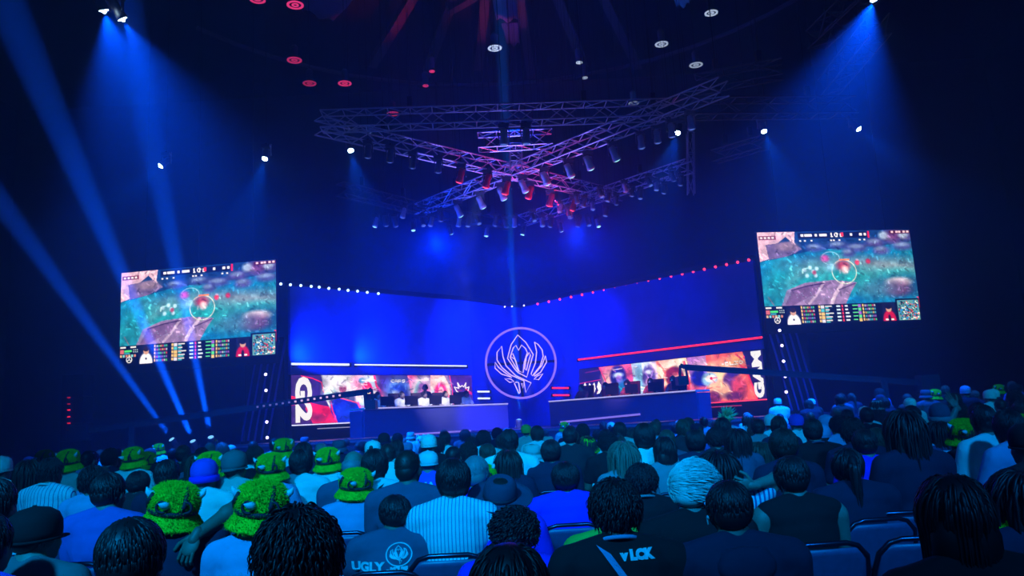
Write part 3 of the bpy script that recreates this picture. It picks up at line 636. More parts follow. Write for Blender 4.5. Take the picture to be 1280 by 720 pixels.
def game_screen(tl_px, bl_px, tr_px, br_px, dL, dR, H, lab):
    l = at((tl_px[0]+bl_px[0])/2, (tl_px[1]+bl_px[1])/2, dL); r_ = at((tr_px[0]+br_px[0])/2, (tr_px[1]+br_px[1])/2, dR)
    zc = (l.z+r_.z)/2; ctr = Vector(((l.x+r_.x)/2, (l.y+r_.y)/2, zc)); root = empty('hanging_screen', ctr); tag(root, lab, 'screen')
    eu = Vector((r_.x-l.x, r_.y-l.y, 0)); left = -eu/2
    d = eu.normalized(); nf = Vector((d.y, -d.x, 0)); nf = nf if nf.y < 0 else -nf
    picture(GC, 'picture', left+nf*.08+Vector((0, 0, H/2)), eu, (0, 0, -H), root, 1.45)
    bb = MB(); bb.beam(left-nf*.02+Vector((0, 0, -.12)), left+eu-nf*.02+Vector((0, 0, -.12)), .16, H+.32); bb.build('cabinet', M_black, root)
    st = MB(); c = left+eu*.068+nf*.07+Vector((0, 0, -H/2-.12)); R_ = .1
    c = left+eu*.068+nf*.09+Vector((0, 0, -H/2+.16))
    blk = MB(); blk.beam(left+eu*.002+nf*.085+Vector((0, 0, -H/2+.125)), left+eu*.13+nf*.085+Vector((0, 0, -H/2+.125)), .01, .25); blk.build('blank_corner', M_black, root)
    st.tube([c+d*R_*math.cos(a)+Vector((0, 0, R_*math.sin(a)))+nf*.02 for a in [i*PI/10 for i in range(20)]], .014, 4, closed=True)
    for a in (PI/2, PI*7/6, PI*11/6): st.beam(c+nf*.02, c+nf*.02+d*R_*math.cos(a)+Vector((0, 0, R_*math.sin(a))), .02, .02)
    st.build('round_star_badge', glow('white_lettering', (.95, .97, 1), 1.1), root)
    fr = MB()
    for t in (.15, .5, .85): fr.tube([left+eu*t+Vector((0, 0, H/2)), left+eu*t+Vector((0, 0, ZC-zc))], .012, 4)
    fr.build('hanger_wire', M_steel, root)
game_screen((153.8, 338), (151, 455), (347, 325), (346, 446), 27.3, 26.4, 3.2, 'big hanging screen showing the game over the G2 side, crossed by blue beams')
game_screen((945, 291), (957, 410), (1134.5, 284), (1150, 399), 26.76, 27.6, 3.2, 'big hanging screen showing the game over the GAM side')

# ------------------------------------------------------------------ lighting trusses
M_dimalu = mat('dim_truss_metal', (.10, .10, .12), .5, .4)  # weak light on the faint trusses is put into a darker metal colour
def truss(p, q, label, s=.42, bays=None, group=None, hang=True, m=None):
    p, q = Vector(p), Vector(q); c = (p+q)/2; root = empty('lighting_truss', c); tag(root, label, 'truss', group)
    d = (q-p); L = d.length; d.normalize(); up = Vector((0, 0, 1)) if abs(d.z) < .9 else Vector((0, 1, 0)); sd = d.cross(up).normalized(); up = sd.cross(d)
    corners = [sd*s/2*a+up*s/2*b for a, b in ((-1, -1), (1, -1), (1, 1), (-1, 1))]
    for k in corners:
        bb = MB(); bb.tube([p-c+k, q-c+k], .026, 6); bb.build('chord', m or M_alu, root)
    bays = bays or max(3, int(L/.6)); bb = MB()
    for i in range(bays):
        a = p-c+d*(L*i/bays); e = p-c+d*(L*(i+1)/bays)
        for j in range(4):
            k, l = corners[j], corners[(j+1) % 4]
            bb.tube([a+k, e+l] if i % 2 else [a+l, e+k], .016, 4, cap=False)
            if j in (0, 2): bb.tube([a+k, a+l], .016, 4, cap=False)
    bb.build('bracing', m or M_alu, root)
    if hang:
        w = MB(); n = max(2, int(L/4))
        for i in range(n):
            a = p-c+d*(L*(i+.5)/n); w.tube([a, Vector((a.x, a.y, ZC-.03-c.z))], .008, 4); w.box(a+Vector((0, 0, .5)), (.14, .14, .3))
        w.build('hoist_chain', M_steel, root)
    return root
ZTR = 10.0
def tp(x, y, z=ZTR): return atz(x, y, z)
truss(tp(398, 157), tp(772, 246), 'truss running from the near corner over G2 down to the far red lamps')
truss(tp(524, 262), tp(905, 108), 'truss crossing the other, rising to the near corner over GAM')
truss(tp(402, 152, 10.2), tp(838, 137, 10.2), 'long level truss closing the near side of the X', s=.5)
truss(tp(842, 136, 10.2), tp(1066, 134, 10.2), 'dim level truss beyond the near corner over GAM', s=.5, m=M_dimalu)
truss(tp(652, 276), tp(862, 207), 'back truss over the GAM side, lowest to the middle')
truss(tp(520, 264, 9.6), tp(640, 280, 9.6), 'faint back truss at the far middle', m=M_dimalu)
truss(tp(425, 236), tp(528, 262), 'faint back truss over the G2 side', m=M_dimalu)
truss(tp(598, 178, 10.6), tp(690, 173, 10.6), 'short level truss between the long one and the crossing', s=.5)
truss(at(645, 181, 26.2), at(645, 214, 26.2), 'short upright truss at the crossing', s=.4)
truss(at(863, 166, 27.6), at(864, 243, 27.6), 'hanging upright truss at the end of the GAM back truss', s=.22)
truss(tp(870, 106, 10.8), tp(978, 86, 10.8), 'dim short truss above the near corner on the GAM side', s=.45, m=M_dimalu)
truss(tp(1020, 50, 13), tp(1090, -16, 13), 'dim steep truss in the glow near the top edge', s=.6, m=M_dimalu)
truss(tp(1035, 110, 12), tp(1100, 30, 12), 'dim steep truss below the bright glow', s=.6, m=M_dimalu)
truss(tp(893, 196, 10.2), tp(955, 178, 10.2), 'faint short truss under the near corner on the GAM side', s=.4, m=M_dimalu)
# unseen spots added to brighten the metalwork
spot('grid_uplight', (X0, 27.5, 2.2), (X0, 26, 10), 5000, 60, (.16, .14, 1), .9, .15)
spot('grid_uplight', (X0-7, 25, 2), (X0-1, 26, 10), 3000, 50, (.06, .1, 1), .9, .15)
spot('grid_redlight', (X0+5.5, 27, 2), (X0+1, 26, 10), 2500, 40, (1, .02, .1), .9, .1)
spot('grid_redlight', (X0+1.5, 29.5, 9), (X0+2.5, 24, 10.2), 160, 100, (1, .02, .1), .9, .1)

# moving head lamps ----------------------------------------------------------
M_shell = mat('lamp_shell', (.10, .11, .14), .35, .2); M_shell_w = mat('pale_lamp_shell', (.55, .6, .65), .35, .1); M_shell_r = mat('red_lit_shell', (.6, .02, .03), .35, .1)  # red shell carries the red light falling on the lamps in its colour
def head_meshes():
    a = MB(); a.box((0, 0, -.06), (.3, .24, .12)); a.box((0, 0, -.0), (.36, .1, .05))
    y = MB(); y.box((0, 0, -.14), (.3, .1, .04)); y.box((-.15, 0, -.27), (.03, .1, .28)); y.box((.15, 0, -.27), (.03, .1, .28))
    h = MB(); h.lathe([(.05, .20), (.095, .18), (.11, .08), (.1, -.05), (.12, -.16), (.13, -.26), (.11, -.27)], n=14)
    l = MB(); l.lathe([(.10, -.272), (.10, -.28), (.04, -.3)], n=14)
    return a.mesh('base'), y.mesh('yoke'), h.mesh('lamp_head', True), l.mesh('lens', True)
HM = head_meshes()
def moving_head(p, label, tilt=(0, 0), shell=None, lens=None, group=None, sc=.85, up=False, hang=None):
    root = empty('moving_head_lamp', p); tag(root, label, 'stage lamp', group); root.scale = (sc,)*3
    if up: root.rotation_euler.x = PI
    for nm, me in (('base', HM[0]), ('yoke', HM[1])):
        o = link(bpy.data.objects.new(nm, me), root)
        if not me.materials: me.materials.append(M_shell)
    if hang is None: hang = ZC-.2-p.z
    if not up: k = MB(); k.tube([(0, 0, -.01), (0, 0, hang/sc)], .007, 5); k.box((0, 0, .03), (.08, .08, .06)); k.build('clamp_pipe', M_steel, root)
    h = link(bpy.data.objects.new('lamp_head', HM[2]), root); h.location = (0, 0, -.32); h.rotation_euler = (tilt[0], tilt[1], 0)
    if not HM[2].materials: HM[2].materials.append(M_shell); HM[3].materials.append(M_shell)
    h.material_slots[0].link = 'OBJECT'; h.material_slots[0].material = shell or M_shell
    l = link(bpy.data.objects.new('lens', HM[3]), h); l.material_slots[0].link = 'OBJECT'; l.material_slots[0].material = lens or mat('dark_lens', (.02, .03, .06), .1)
    return root
Gr = glow('red_lens', (1, .05, .1), 2.5); Gc = glow('cyan_lens', (.3, .8, 1), 1.5); Gd = glow('dim_lens', (.1, .2, .8), .8)
RL = ((574, 206), (607, 213), (631, 222), (660, 228), (686, 238), (715, 244))
for i, (x, y) in enumerate(RL):
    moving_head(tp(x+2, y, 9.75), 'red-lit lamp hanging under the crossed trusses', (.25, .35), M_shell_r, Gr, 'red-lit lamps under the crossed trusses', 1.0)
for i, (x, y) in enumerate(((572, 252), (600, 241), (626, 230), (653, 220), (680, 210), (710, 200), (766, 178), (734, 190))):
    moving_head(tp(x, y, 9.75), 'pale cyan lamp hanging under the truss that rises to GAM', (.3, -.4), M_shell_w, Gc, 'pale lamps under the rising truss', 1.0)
for x, y in ((629, 156), (657, 155)): moving_head(tp(x, y, 9.9), 'big pale lamp hanging from the middle of the long level truss', (.1, .05), M_shell_w, Gd, 'pair of pale lamps on the level truss', 1.0)
for x, y in ((516, 190), (548, 196), (488, 182), (460, 176)): moving_head(tp(x, y, 9.75), 'dark lamp hanging from the G2 arm of the crossed trusses', (.4, .2), M_shell, Gd, 'dark lamps on the G2 arm')
for x, y in ((800, 165), (838, 150), (862, 140), (820, 158)): moving_head(tp(x, y, 9.75), 'dark lamp hanging from the GAM arm of the crossed trusses', (.2, -.1), M_shell_w, Gd, 'dark lamps on the GAM arm')
for i in range(26):
    x = 470+11.5*i; y = (268 if i % 2 else 276)+6*math.sin(i*1.7)-(abs(x-620)*.05)
    moving_head(tp(x, y, 9.4), 'small dark lamp in the cluster under the far trusses', (.3*math.sin(i), .3*math.cos(i*2)), M_shell_w if i % 3 == 0 else M_shell, Gd if i % 4 else Gc, 'small lamps under the far trusses', .8)
for i in range(16):
    x = 700+10*i; y = 252-.24*(x-700)+8*math.sin(i*2.1)
    moving_head(tp(x, y, 9.4), 'small dark lamp under the GAM back truss', (.3*math.sin(i), .3*math.cos(i*2)), M_shell_w if i % 4 == 0 else M_shell, Gd, 'small lamps under the GAM back truss', .7)
# audience beams: bright points with short cones in the haze
def beam_lamp(x, y, z, target_off, power, size, label, color=(.05, .28, 1), blend=.8, r=.06, depth=None):
    p = at(x, y, depth) if depth else atz(x, y, z)
    tgt = p+Vector(target_off); v = (tgt-p).normalized()
    root = moving_head(p-v*.0+Vector((0, 0, .33)), label, (0, 0), M_shell, glow('hot_lens', (.55, .85, 1), 30), hang=ZC-p.z-.4)
    h = [c for c in root.children if c.name.startswith('lamp_head')][0]
    h.rotation_euler = v.to_track_quat('-Z', 'Y').to_euler()
    bb = MB(); bb.ell((0, 0, -.3), (r, r, .04), n=12); g = bb.build('bulb', glow('hot_lens', (.55, .85, 1), 30), h, True)
    spot('beam', p+Vector((0, 0, .05))+v*.31, tgt, power, size, color, 1. if power > 5000 else blend, .05)
    return root
CB = (0, .14, 1)
beam_lamp(208, 204, ZTR, (-5, -3, -6), 2500, 40, 'bright lamp throwing its cone towards the wall beyond the G2 screen', CB)
beam_lamp(333, 194, ZTR, (-.5, -3, -6), 2500, 36, 'bright lamp over the gap between the G2 screen and the trusses', CB)
beam_lamp(437, 184, ZTR, (1.6, -3, -6), 2500, 34, 'bright lamp under the G2 corner of the trusses', CB)
beam_lamp(849, 162, ZTR, (-2.5, -3, -6), 2500, 36, 'bright lamp under the GAM corner of the trusses', CB)
beam_lamp(953, 160, ZTR, (.2, -3, -6), 2500, 36, 'bright lamp above the GAM screen', CB)
beam_lamp(1067, 158, ZTR, (3.5, -3, -6), 2500, 38, 'bright lamp high above the outer end of the GAM screen', CB)
C2 = (0, .11, 1)
beam_lamp(125, 1, ZTR, (.8, 3.0, -6), 23000, 76, 'very bright lamp at the top edge above the G2 screen', C2, r=.04)
beam_lamp(145, 13, ZTR, (3.0, 4.0, -7), 15000, 62, 'bright lamp just below the very bright one at the top edge', C2, r=.04)
beam_lamp(1096, -12, ZTR, (-1.6, 3.4, -6), 28000, 80, 'very bright lamp above the top edge on the GAM side', C2)
# floor beams -----------------------------------------------------------------
def floor_beam(x, y, depth, tx, ty, tdepth, power, size, label, color):
    p = at(x, y, depth); q = at(tx, ty, tdepth); v = (q-p).normalized()
    base = Vector((p.x, p.y, DZ if abs(p.x) < 6 else .6))
    root = moving_head(p-v*.3-Vector((0, 0, .3)), label, (0, 0), M_shell, glow('hot_blue_lens', (.15, .5, 1), 1.5), up=True)
    h = [c for c in root.children if c.name.startswith('lamp_head')][0]
    w = Vector((v.x, -v.y, -v.z)); h.rotation_euler = w.to_track_quat('-Z', 'Y').to_euler()
    st = MB(); zb = -(p.z-v.z*.3-.3); st.box((0, 0, -.02-(-.02)), (.4, .4, .03)); st.build('foot_plate', M_steel, root)
    spot('beam', p+v*.12, q, power, size, color, .35, .08)
    # flight case under the lamp
    c_ = p-v*.3-Vector((0, 0, .3)); bot = DZ if abs(p.x) < 6 else 0
    cs = MB(); hgt = c_.z-bot-.02; cs.box((0, 0, hgt/2), (.6, .6, hgt)); k = cs.build('flight_case', M_black); k.location = (c_.x, c_.y, bot)
    tag(k, 'black case under the '+label, 'case')
BB = (0, .13, 1)
floor_beam(213, 546, 25, -30, 210, 20.0, 700000, 4.4, 'floor lamp whose beam leans farthest from the stage', BB)
floor_beam(240, 548, 25, 118, 262, 21.0, 1000000, 4.6, 'floor lamp with the middle of three beams through the G2 screen', BB)
floor_beam(263, 543, 25, 208, 270, 21.0, 700000, 4.4, 'floor lamp with the steepest of three beams through the G2 screen', BB)
floor_beam(648.5, 521, 28.6, 622, -60, 27.0, 2000000, 2.0, 'floor lamp sending one beam straight up past the ring emblem', (0, .25, 1))

# ------------------------------------------------------------------ pendant house lamps
def pendant(x, y, color, label, w=20, z=15.2, glowk=1.):
    p = atz(x, y, z); R_ = w/2/FPX*p.y
    root = empty('house_lamp', p); tag(root, label, 'lamp')
    gm = glow('pend_%s_%.1f' % (color[0], glowk), color[1], glowk)  # tint and glow stand in for stage light falling on the disc
    dk = mat('pend_dark_'+color[0], tuple(c*.12 for c in color[1]), .5)
    bb = MB(); bb.lathe([(R_*1.0, .0), (R_, .03), (R_*.35, .12), (R_*.3, .12)], n=24); bb.build('disc', dk, root)
    r0 = MB(); r0.lathe([(R_*.98, -.01), (R_*.98, -.02), (R_*.72, -.02), (R_*.72, -.01)], n=24)
    v = r0
    bb = MB()
    for ra, rb_ in ((R_*.70, R_*.98), (R_*.2, R_*.42)):
        N = 24; vs = []; fs = []
        for k in range(N):
            a = 2*PI*k/N
            for rr, z_ in ((ra, -.02), (rb_, -.02), (rb_, .0), (ra, .0)): vs.append((rr*math.cos(a), rr*math.sin(a), z_))
        for k in range(N):
            l = (k+1) % N
            for j in range(4): fs.append((k*4+j, l*4+j, l*4+(j+1) % 4, k*4+(j+1) % 4))
        bb.add(vs, fs)
    bb.build('lit_ring', gm, root)
    bb = MB(); bb.lathe([(.12, .1), (.14, .5), (.06, .6)], n=10); bb.build('housing', M_shell, root)
    bb = MB(); bb.tube([(0, 0, .55), (0, 0, ZC-p.z)], .012, 4); bb.build('cable', M_steel, root)
PK = ('pink', (.75, .04, .22)); WT = ('white', (.45, .6, .95)); BLc = ('blue', (.1, .3, .9))
for x, y, w, g, l in ((322, -1, 22, .9, 'pink-lit house lamp cut by the top edge'), (369, 6, 23, 1., 'pink-lit house lamp nearest the red banner'), (368, 75, 20, .6, 'pink-lit house lamp alone over the G2 screen side'),
                      (387, 104, 18, .45, 'dimmer of two pink-lit house lamps at one level over the trusses'), (431, 104, 18, .8, 'brighter of two pink-lit house lamps at one level over the trusses'), (491, 142, 16, .5, 'pink-lit house lamp just above the long level truss'),
                      (540, 89, 8, .9, 'tiny red-lit lamp, upper of a pair'), (532, 107, 8, .7, 'tiny red-lit lamp, lower of a pair')):
    pendant(x, y, PK, l, w, glowk=g)
for x, y, w, g, l in ((618.5, 60, 19, 1.2, 'brightest white house lamp at the foot of the blue banner'), (827, 55, 18, .8, 'white house lamp in the middle of the GAM-side group'), (889, 16, 18, .9, 'white house lamp nearest the top on the GAM side'),
                      (870, 81, 18, .6, 'lowest white house lamp of the GAM-side group'), (792, 129, 14, .3, 'dim house lamp above the long level truss'),
                      (724, 78, 9, 1., 'tiny white lamp, upper of a pair'), (731, 97, 8, .6, 'tiny white lamp, lower of a pair')):
    pendant(x, y, WT, l, w, glowk=g)

# ------------------------------------------------------------------ camera cranes
def crane(pts, head_dir, label, depth, lights):
    P_ = [at(x, y, depth) for x, y in pts]; root = empty('camera_crane', P_[0]); tag(root, label, 'camera crane')
    A, B = Vector((0, 0, 0)), P_[1]-P_[0]; d = (B-A).normalized(); up = Vector((0, 0, 1)); s = .055
    bb = MB()
    for k in (-1, 1): bb.beam(A+up*s*k, B+up*s*k, .06, .05)
    n = 26
    for i in range(n):
        a = A+(B-A)*(i/n); e = A+(B-A)*((i+1)/n); bb.beam(a+up*s*(1 if i % 2 else -1), e-up*s*(1 if i % 2 else -1), .04, .04)
    bb.beam(A, B, .02, .1)
    bb.build('arm', M_black, root)
    if lights:
        for i in range(14):
            t = .62+.022*i; q = B*t+Vector((0, -.08, .0)); q2 = MB(); q2.box(q, (.05, .03, .05)); q2.build('marker_light', glow('crane_light_%d' % (i > 5), (.8, .5, .7) if i > 5 else (.2, .2, .6), 1. if i > 5 else .5), root)
    hd = MB(); x = head_dir; hd.beam(B, B+Vector((.12*x, 0, .06)), .1, .1); hd.beam(B+Vector((.12*x, 0, .06)), B+Vector((.18*x, 0, -.42)), .06, .06); hd.beam(B+Vector((-.02*x, 0, .0)), B+Vector((-.05*x, 0, -.4)), .05, .05); hd.build('yoke', M_black, root)
    cm = MB(); cm.box(B+Vector((.1*x, .05, -.36)), (.28, .42, .24)); cm.tube([B+Vector((.1*x, .25, -.36)), B+Vector((.1*x, .5, -.36))], .07, 10); cm.build('camera_body', mat('camera_black', (.01, .01, .014), .4), root)
    cw = MB(); cw.box(A, (.5, .35, .45)); cw.build('counterweight', M_black, root)
    st = MB(); t = .18; q = B*t; st.tube([q, Vector((q.x, q.y, -P_[0].z+.1))], .09, 10)
    for a in (0, 2.1, 4.2): st.beam(Vector((q.x, q.y, -P_[0].z+.7)), Vector((q.x+.8*math.cos(a), q.y+.8*math.sin(a), -P_[0].z+.03)), .06, .06)
    st.build('pedestal', M_black, root)
crane([(100, 540), (459, 489.5)], 1, 'black camera crane reaching across the G2 video wall with small lights along its arm', 22, True)
crane([(1160, 479), (856, 459)], -1, 'black camera crane reaching across the GAM video wall', 22, False)
# far left: stacked speaker tower with tiny red lamps
tw = empty('speaker_tower', (at(86, 545, 30).x, 30.5, 0)); tag(tw, 'dark tower with a column of tiny red lights', 'speaker tower')
bb = MB()
for i in range(5): bb.box((0, 0, .45+.82*i), (.8, .7, .8))
bb.build('cabinet', M_black, tw)
for y, g in ((497, .4), (505, .3), (512.5, 1), (521, .9), (529, .7), (537, .3)):
    p = at(86, y, 30.05)-tw.location; q = MB(); q.box(p, (.1, .04, .05)); q.build('indicator_light', glow('ind_%.1f' % g, (1, .02, .05), g), tw)
# ------------------------------------------------------------------ people
SKIN = [mat('skin_fair', (.30, .20, .16), .55), mat('skin_tan', (.20, .12, .09), .55), mat('skin_brown', (.09, .05, .035), .5)]
M_eye = mat('eye_white', (.7, .7, .7), .2); M_lip = mat('lip', (.35, .12, .12), .5)
M_trs = mat('dark_denim', (.02, .03, .07), .9, bump=.3, bscale=14); M_shoe = mat('dark_shoe', (.03, .03, .03), .7)
V = Vector
def fingers(mb, wrist, fdir, pdir, curl=.35, side=1, sc=1.):
    """palm with four bent fingers of different lengths and a thumb leaving its side; fdir along the fingers, pdir out of the palm"""
    f = V(fdir).normalized(); p = V(pdir); p = (p-f*p.dot(f)).normalized(); s = f.cross(p)*side
    w = V(wrist); rot = Matrix((s, f, p)).transposed()
    mb.ell(w+f*.048*sc, (.042*sc, .052*sc, .016*sc), rot, 12, 8); mb.cap(w-f*.02, w+f*.02, .025*sc, .028*sc, 8)
    for k, (o, L) in enumerate(((-.030, .068), (-.010, .078), (.011, .073), (.030, .056))):
        a = w+f*.088*sc+s*o*sc; d = (f+s*o*3).normalized(); r = .0088*sc
        c1, c2 = curl, curl*2.2
        b_ = a+(d*math.cos(c1)+p*math.sin(c1))*L*.48*sc; c_ = b_+(d*math.cos(c2)+p*math.sin(c2))*L*.30*sc; e = c_+(d*math.cos(c2*1.3)+p*math.sin(c2*1.3))*L*.24*sc
        mb.cap(a-d*.01, b_, r*1.08, r, 6); mb.cap(b_, c_, r, r*.92, 6); mb.cap(c_, e, r*.92, r*.8, 6)
    a = w+f*.03*sc-s*.034*sc; d = (f*.7-s*.75+p*.25).normalized(); b_ = a+d*.038*sc; c_ = b_+(d*.5+f*.6+p*.2).normalized()*.034*sc
    mb.cap(w+f*.012*sc-s*.02*sc, a, .013*sc, .013*sc, 6); mb.cap(a, b_, .013*sc, .011*sc, 6); mb.cap(b_, c_, .011*sc, .009*sc, 6)

REST = dict(sh=.185, le=(-.245, .06, .74), re=(.245, .06, .74), lw=(-.10, .30, .60), rw=(.10, .30, .60))
def body_meshes(name, broad=1., lean=0., pose=None, turn=0., tank=False):
    P = dict(REST); P.update(pose or {})
    hz = V((0, lean*.9, 0)); shz = V((0, lean*.65, 0))
    sh = P['sh']*broad; R = lambda a: Matrix.Rotation(a, 3, 'Z')
    HC = V((0, .020, 1.178))+hz; Rt = R(turn)
    def H(x, y, z): return HC+Rt @ V((x, y, z))
    b = MB()
    # torso
    b.ell(V((0, -.02, .90))+shz*.8, (.165*broad, .105, .20)); b.ell(V((0, -.045, .985))+shz, (.17*broad, .085, .09)); b.ell(V((0, -.0, .70))+shz*.4, (.15*broad, .11, .17)); b.ell(V((0, -.02, .54)), (.18*broad, .14, .12))
    for s in (-1, 1):
        b.ell(V((s*sh*.92, -.025, 1.0))+shz, (.065, .06, .06))
        b.cap(V((s*.03, -.02, 1.07))+shz, V((s*sh*.85, -.03, 1.015))+shz, .045, .045)
    b.cap(V((0, -.03, 1.0))+shz, HC+V((0, -.022, -.05)), .060, .054)
    # head
    b.ell(H(0, -.012, .025), (.076, .096, .088), Rt, 18, 12); b.ell(H(0, .035, -.035), (.060, .062, .080), Rt, 16, 10); b.ell(H(0, .052, -.082), (.040, .042, .030), Rt)
    b.cap(H(0, .088, .005), H(0, .106, -.030), .010, .015, 8); b.ell(H(0, .07, .022), (.052, .024, .014), Rt)
    for s in (-1, 1):
        b.ell(H(s*.079, .0, -.015), (.010, .020, .032), Rt @ Matrix.Rotation(s*-.3, 3, 'Z')); b.ell(H(s*.036, .066, -.035), (.022, .02, .02), Rt)
    # arms
    el = {-1: V(P['le'])+shz*.7, 1: V(P['re'])+shz*.7}; wr = {-1: V(P['lw'])+shz*.3, 1: V(P['rw'])+shz*.3}
    if 'rh' in P: el[1] = V(P['re'])+hz; wr[1] = V(P['rw'])+hz
    for s in (-1, 1):
        S_ = V((s*sh, -.03, .99))+shz
        b.cap(S_, el[s], .056, .044); b.cap(el[s], wr[s]+(el[s]-wr[s])*.02, .044, .029); b.ell(el[s]+(wr[s]-el[s])*.25, (.048, .048, .048))
    # legs
    for s in (-1, 1):
        hp = V((s*.10*broad, .02, .53)); kn = V((s*.13, .42, .52)); an = V((s*.13, .40, .09))
        b.cap(hp, kn, .088, .062); b.cap(kn, an, .058, .040); b.ell(kn+V((0, -.03, -.12)), (.056, .06, .10)); b.cap(an+V((0, -.02, -.04)), an+V((0, .15, -.055)), .038, .028)
    body = remeshed(b, .0125, 3)
    parts = [(body, 0)]
    hb = MB()
    for s in (-1, 1):
        w = wr[s]; fd = (w-el[s]).normalized()
        if s == 1 and 'rh' in P: fingers(hb, w, P['rh'][0], P['rh'][1], P['rh'][2], s)
        elif s == -1 and 'lh' in P: fingers(hb, w, P['lh'][0], P['lh'][1], P['lh'][2], s)
        else: fingers(hb, w, (fd.x*.6, fd.y+.2, -.15), (0, .1, -1), .3, s)
    hm = hb.mesh('h', True); parts.append((hm, 0))
    f = MB()
    for s in (-1, 1): f.ell(H(s*.029, .083, -.001), (.011, .010, .0075), Rt, 8, 6)
    fm = f.mesh('f', True); parts.append((fm, 1))
    f = MB(); f.ell(H(0, .094, -.062), (.021, .009, .0075), Rt, 8, 6); f2 = f.mesh('f2', True); parts.append((f2, 2))
    body = join_meshes(parts, 'body'); body.polygons.foreach_set('use_smooth', [True]*len(body.polygons))
    # shirt
    t = MB(); g = .014
    t.ell(V((0, -.02, .90))+shz*.8, (.165*broad+g*1.6, .105+g*1.7, .205)); t.ell(V((0, -.045, .985))+shz, (.17*broad+g, .085+g, .088+g)); t.ell(V((0, 0, .70))+shz*.4, (.15*broad+g*2.6, .11+g*2.4, .19)); t.ell(V((0, -.02, .56)), (.18*broad+g, .14+g, .10))
    for s in (-1, 1):
        S_ = V((s*sh, -.03, .99))+shz
        t.cap(V((s*.045, -.035, 1.068))+shz, V((s*sh*.85, -.03, 1.018))+shz, .046, .052+g*.5)
        if not tank:
            t.ell(V((s*sh*.92, -.025, 1.0))+shz, (.065+g, .06+g, .06+g))
            k = P.get('sleeve', .62); t.cap(S_, S_+(el[s]-S_)*k, .055+g, .052+g)
    shirt = remeshed(t, .0125, 3, name='shirt')
    # trousers
    t = MB(); t.ell(V((0, -.02, .54)), (.18*broad+.008, .145, .125))
    for s in (-1, 1):
        hp = V((s*.10*broad, .02, .53)); kn = V((s*.13, .42, .52)); an = V((s*.13, .40, .12))
        t.cap(hp, kn, .098, .074); t.cap(kn, an, .070, .058)
    trs = remeshed(t, .016, 2, name='trousers')
    t = MB()
    for s in (-1, 1): t.cap(V((s*.13, .38, .05)), V((s*.13, .57, .04)), .05, .038); t.box((s*.13, .475, .012), (.085, .27, .022))
    sho = t.mesh('shoes', True)
    return dict(body=body, shirt=shirt, trousers=trs, shoes=sho, HC=HC, turn=turn, shz=shz, tank=tank)
BH = dict(rh=((-.75, .2, .35), (0, 1, -.1), .35), re=(.40, .02, 1.10), rw=(.15, -.13, 1.12))
BT = {
 'man': body_meshes('man'),
 'lean': body_meshes('lean', 1.04, .07, turn=.25),
 'broad': body_meshes('broad', 1.16, .02, turn=-.2),
 'slim': body_meshes('slim', .90, .01, turn=.12),
 'tank': body_meshes('tank', 1.06, .03, tank=True, turn=-.12),
 'jacket': body_meshes('jacket', 1.12, .03, dict(sleeve=1.45), turn=.1),
 'headhand': body_meshes('headhand', .98, .0, dict(rh=((-.8, -.1, .1), (0, .6, .2), .9), re=(.37, -.02, 1.13), rw=(.155, -.13, 1.10), sleeve=.4), turn=.1),
 'neckhand': body_meshes('neckhand', 1.02, .0, dict(rh=((-.3, -.35, -.8), (0, 1, -.3), .5), re=(.31, .06, 1.19), rw=(.19, -.12, 1.08), sleeve=.35), turn=0),
 'wave': body_meshes('wave', 1.0, .0, dict(lh=((-.6, .1, .75), (0, -1, .2), .08), le=(-.34, .06, 1.08), lw=(-.20, .05, 1.27), sleeve=.4), turn=0),
}
# player at a desk: forearms raised on to the desk
BT['player'] = body_meshes('player', 1.0, .04, dict(le=(-.25, .12, .78), re=(.25, .12, .78), lw=(-.14, .34, .78), rw=(.14, .34, .78)))
BT['stand'] = None
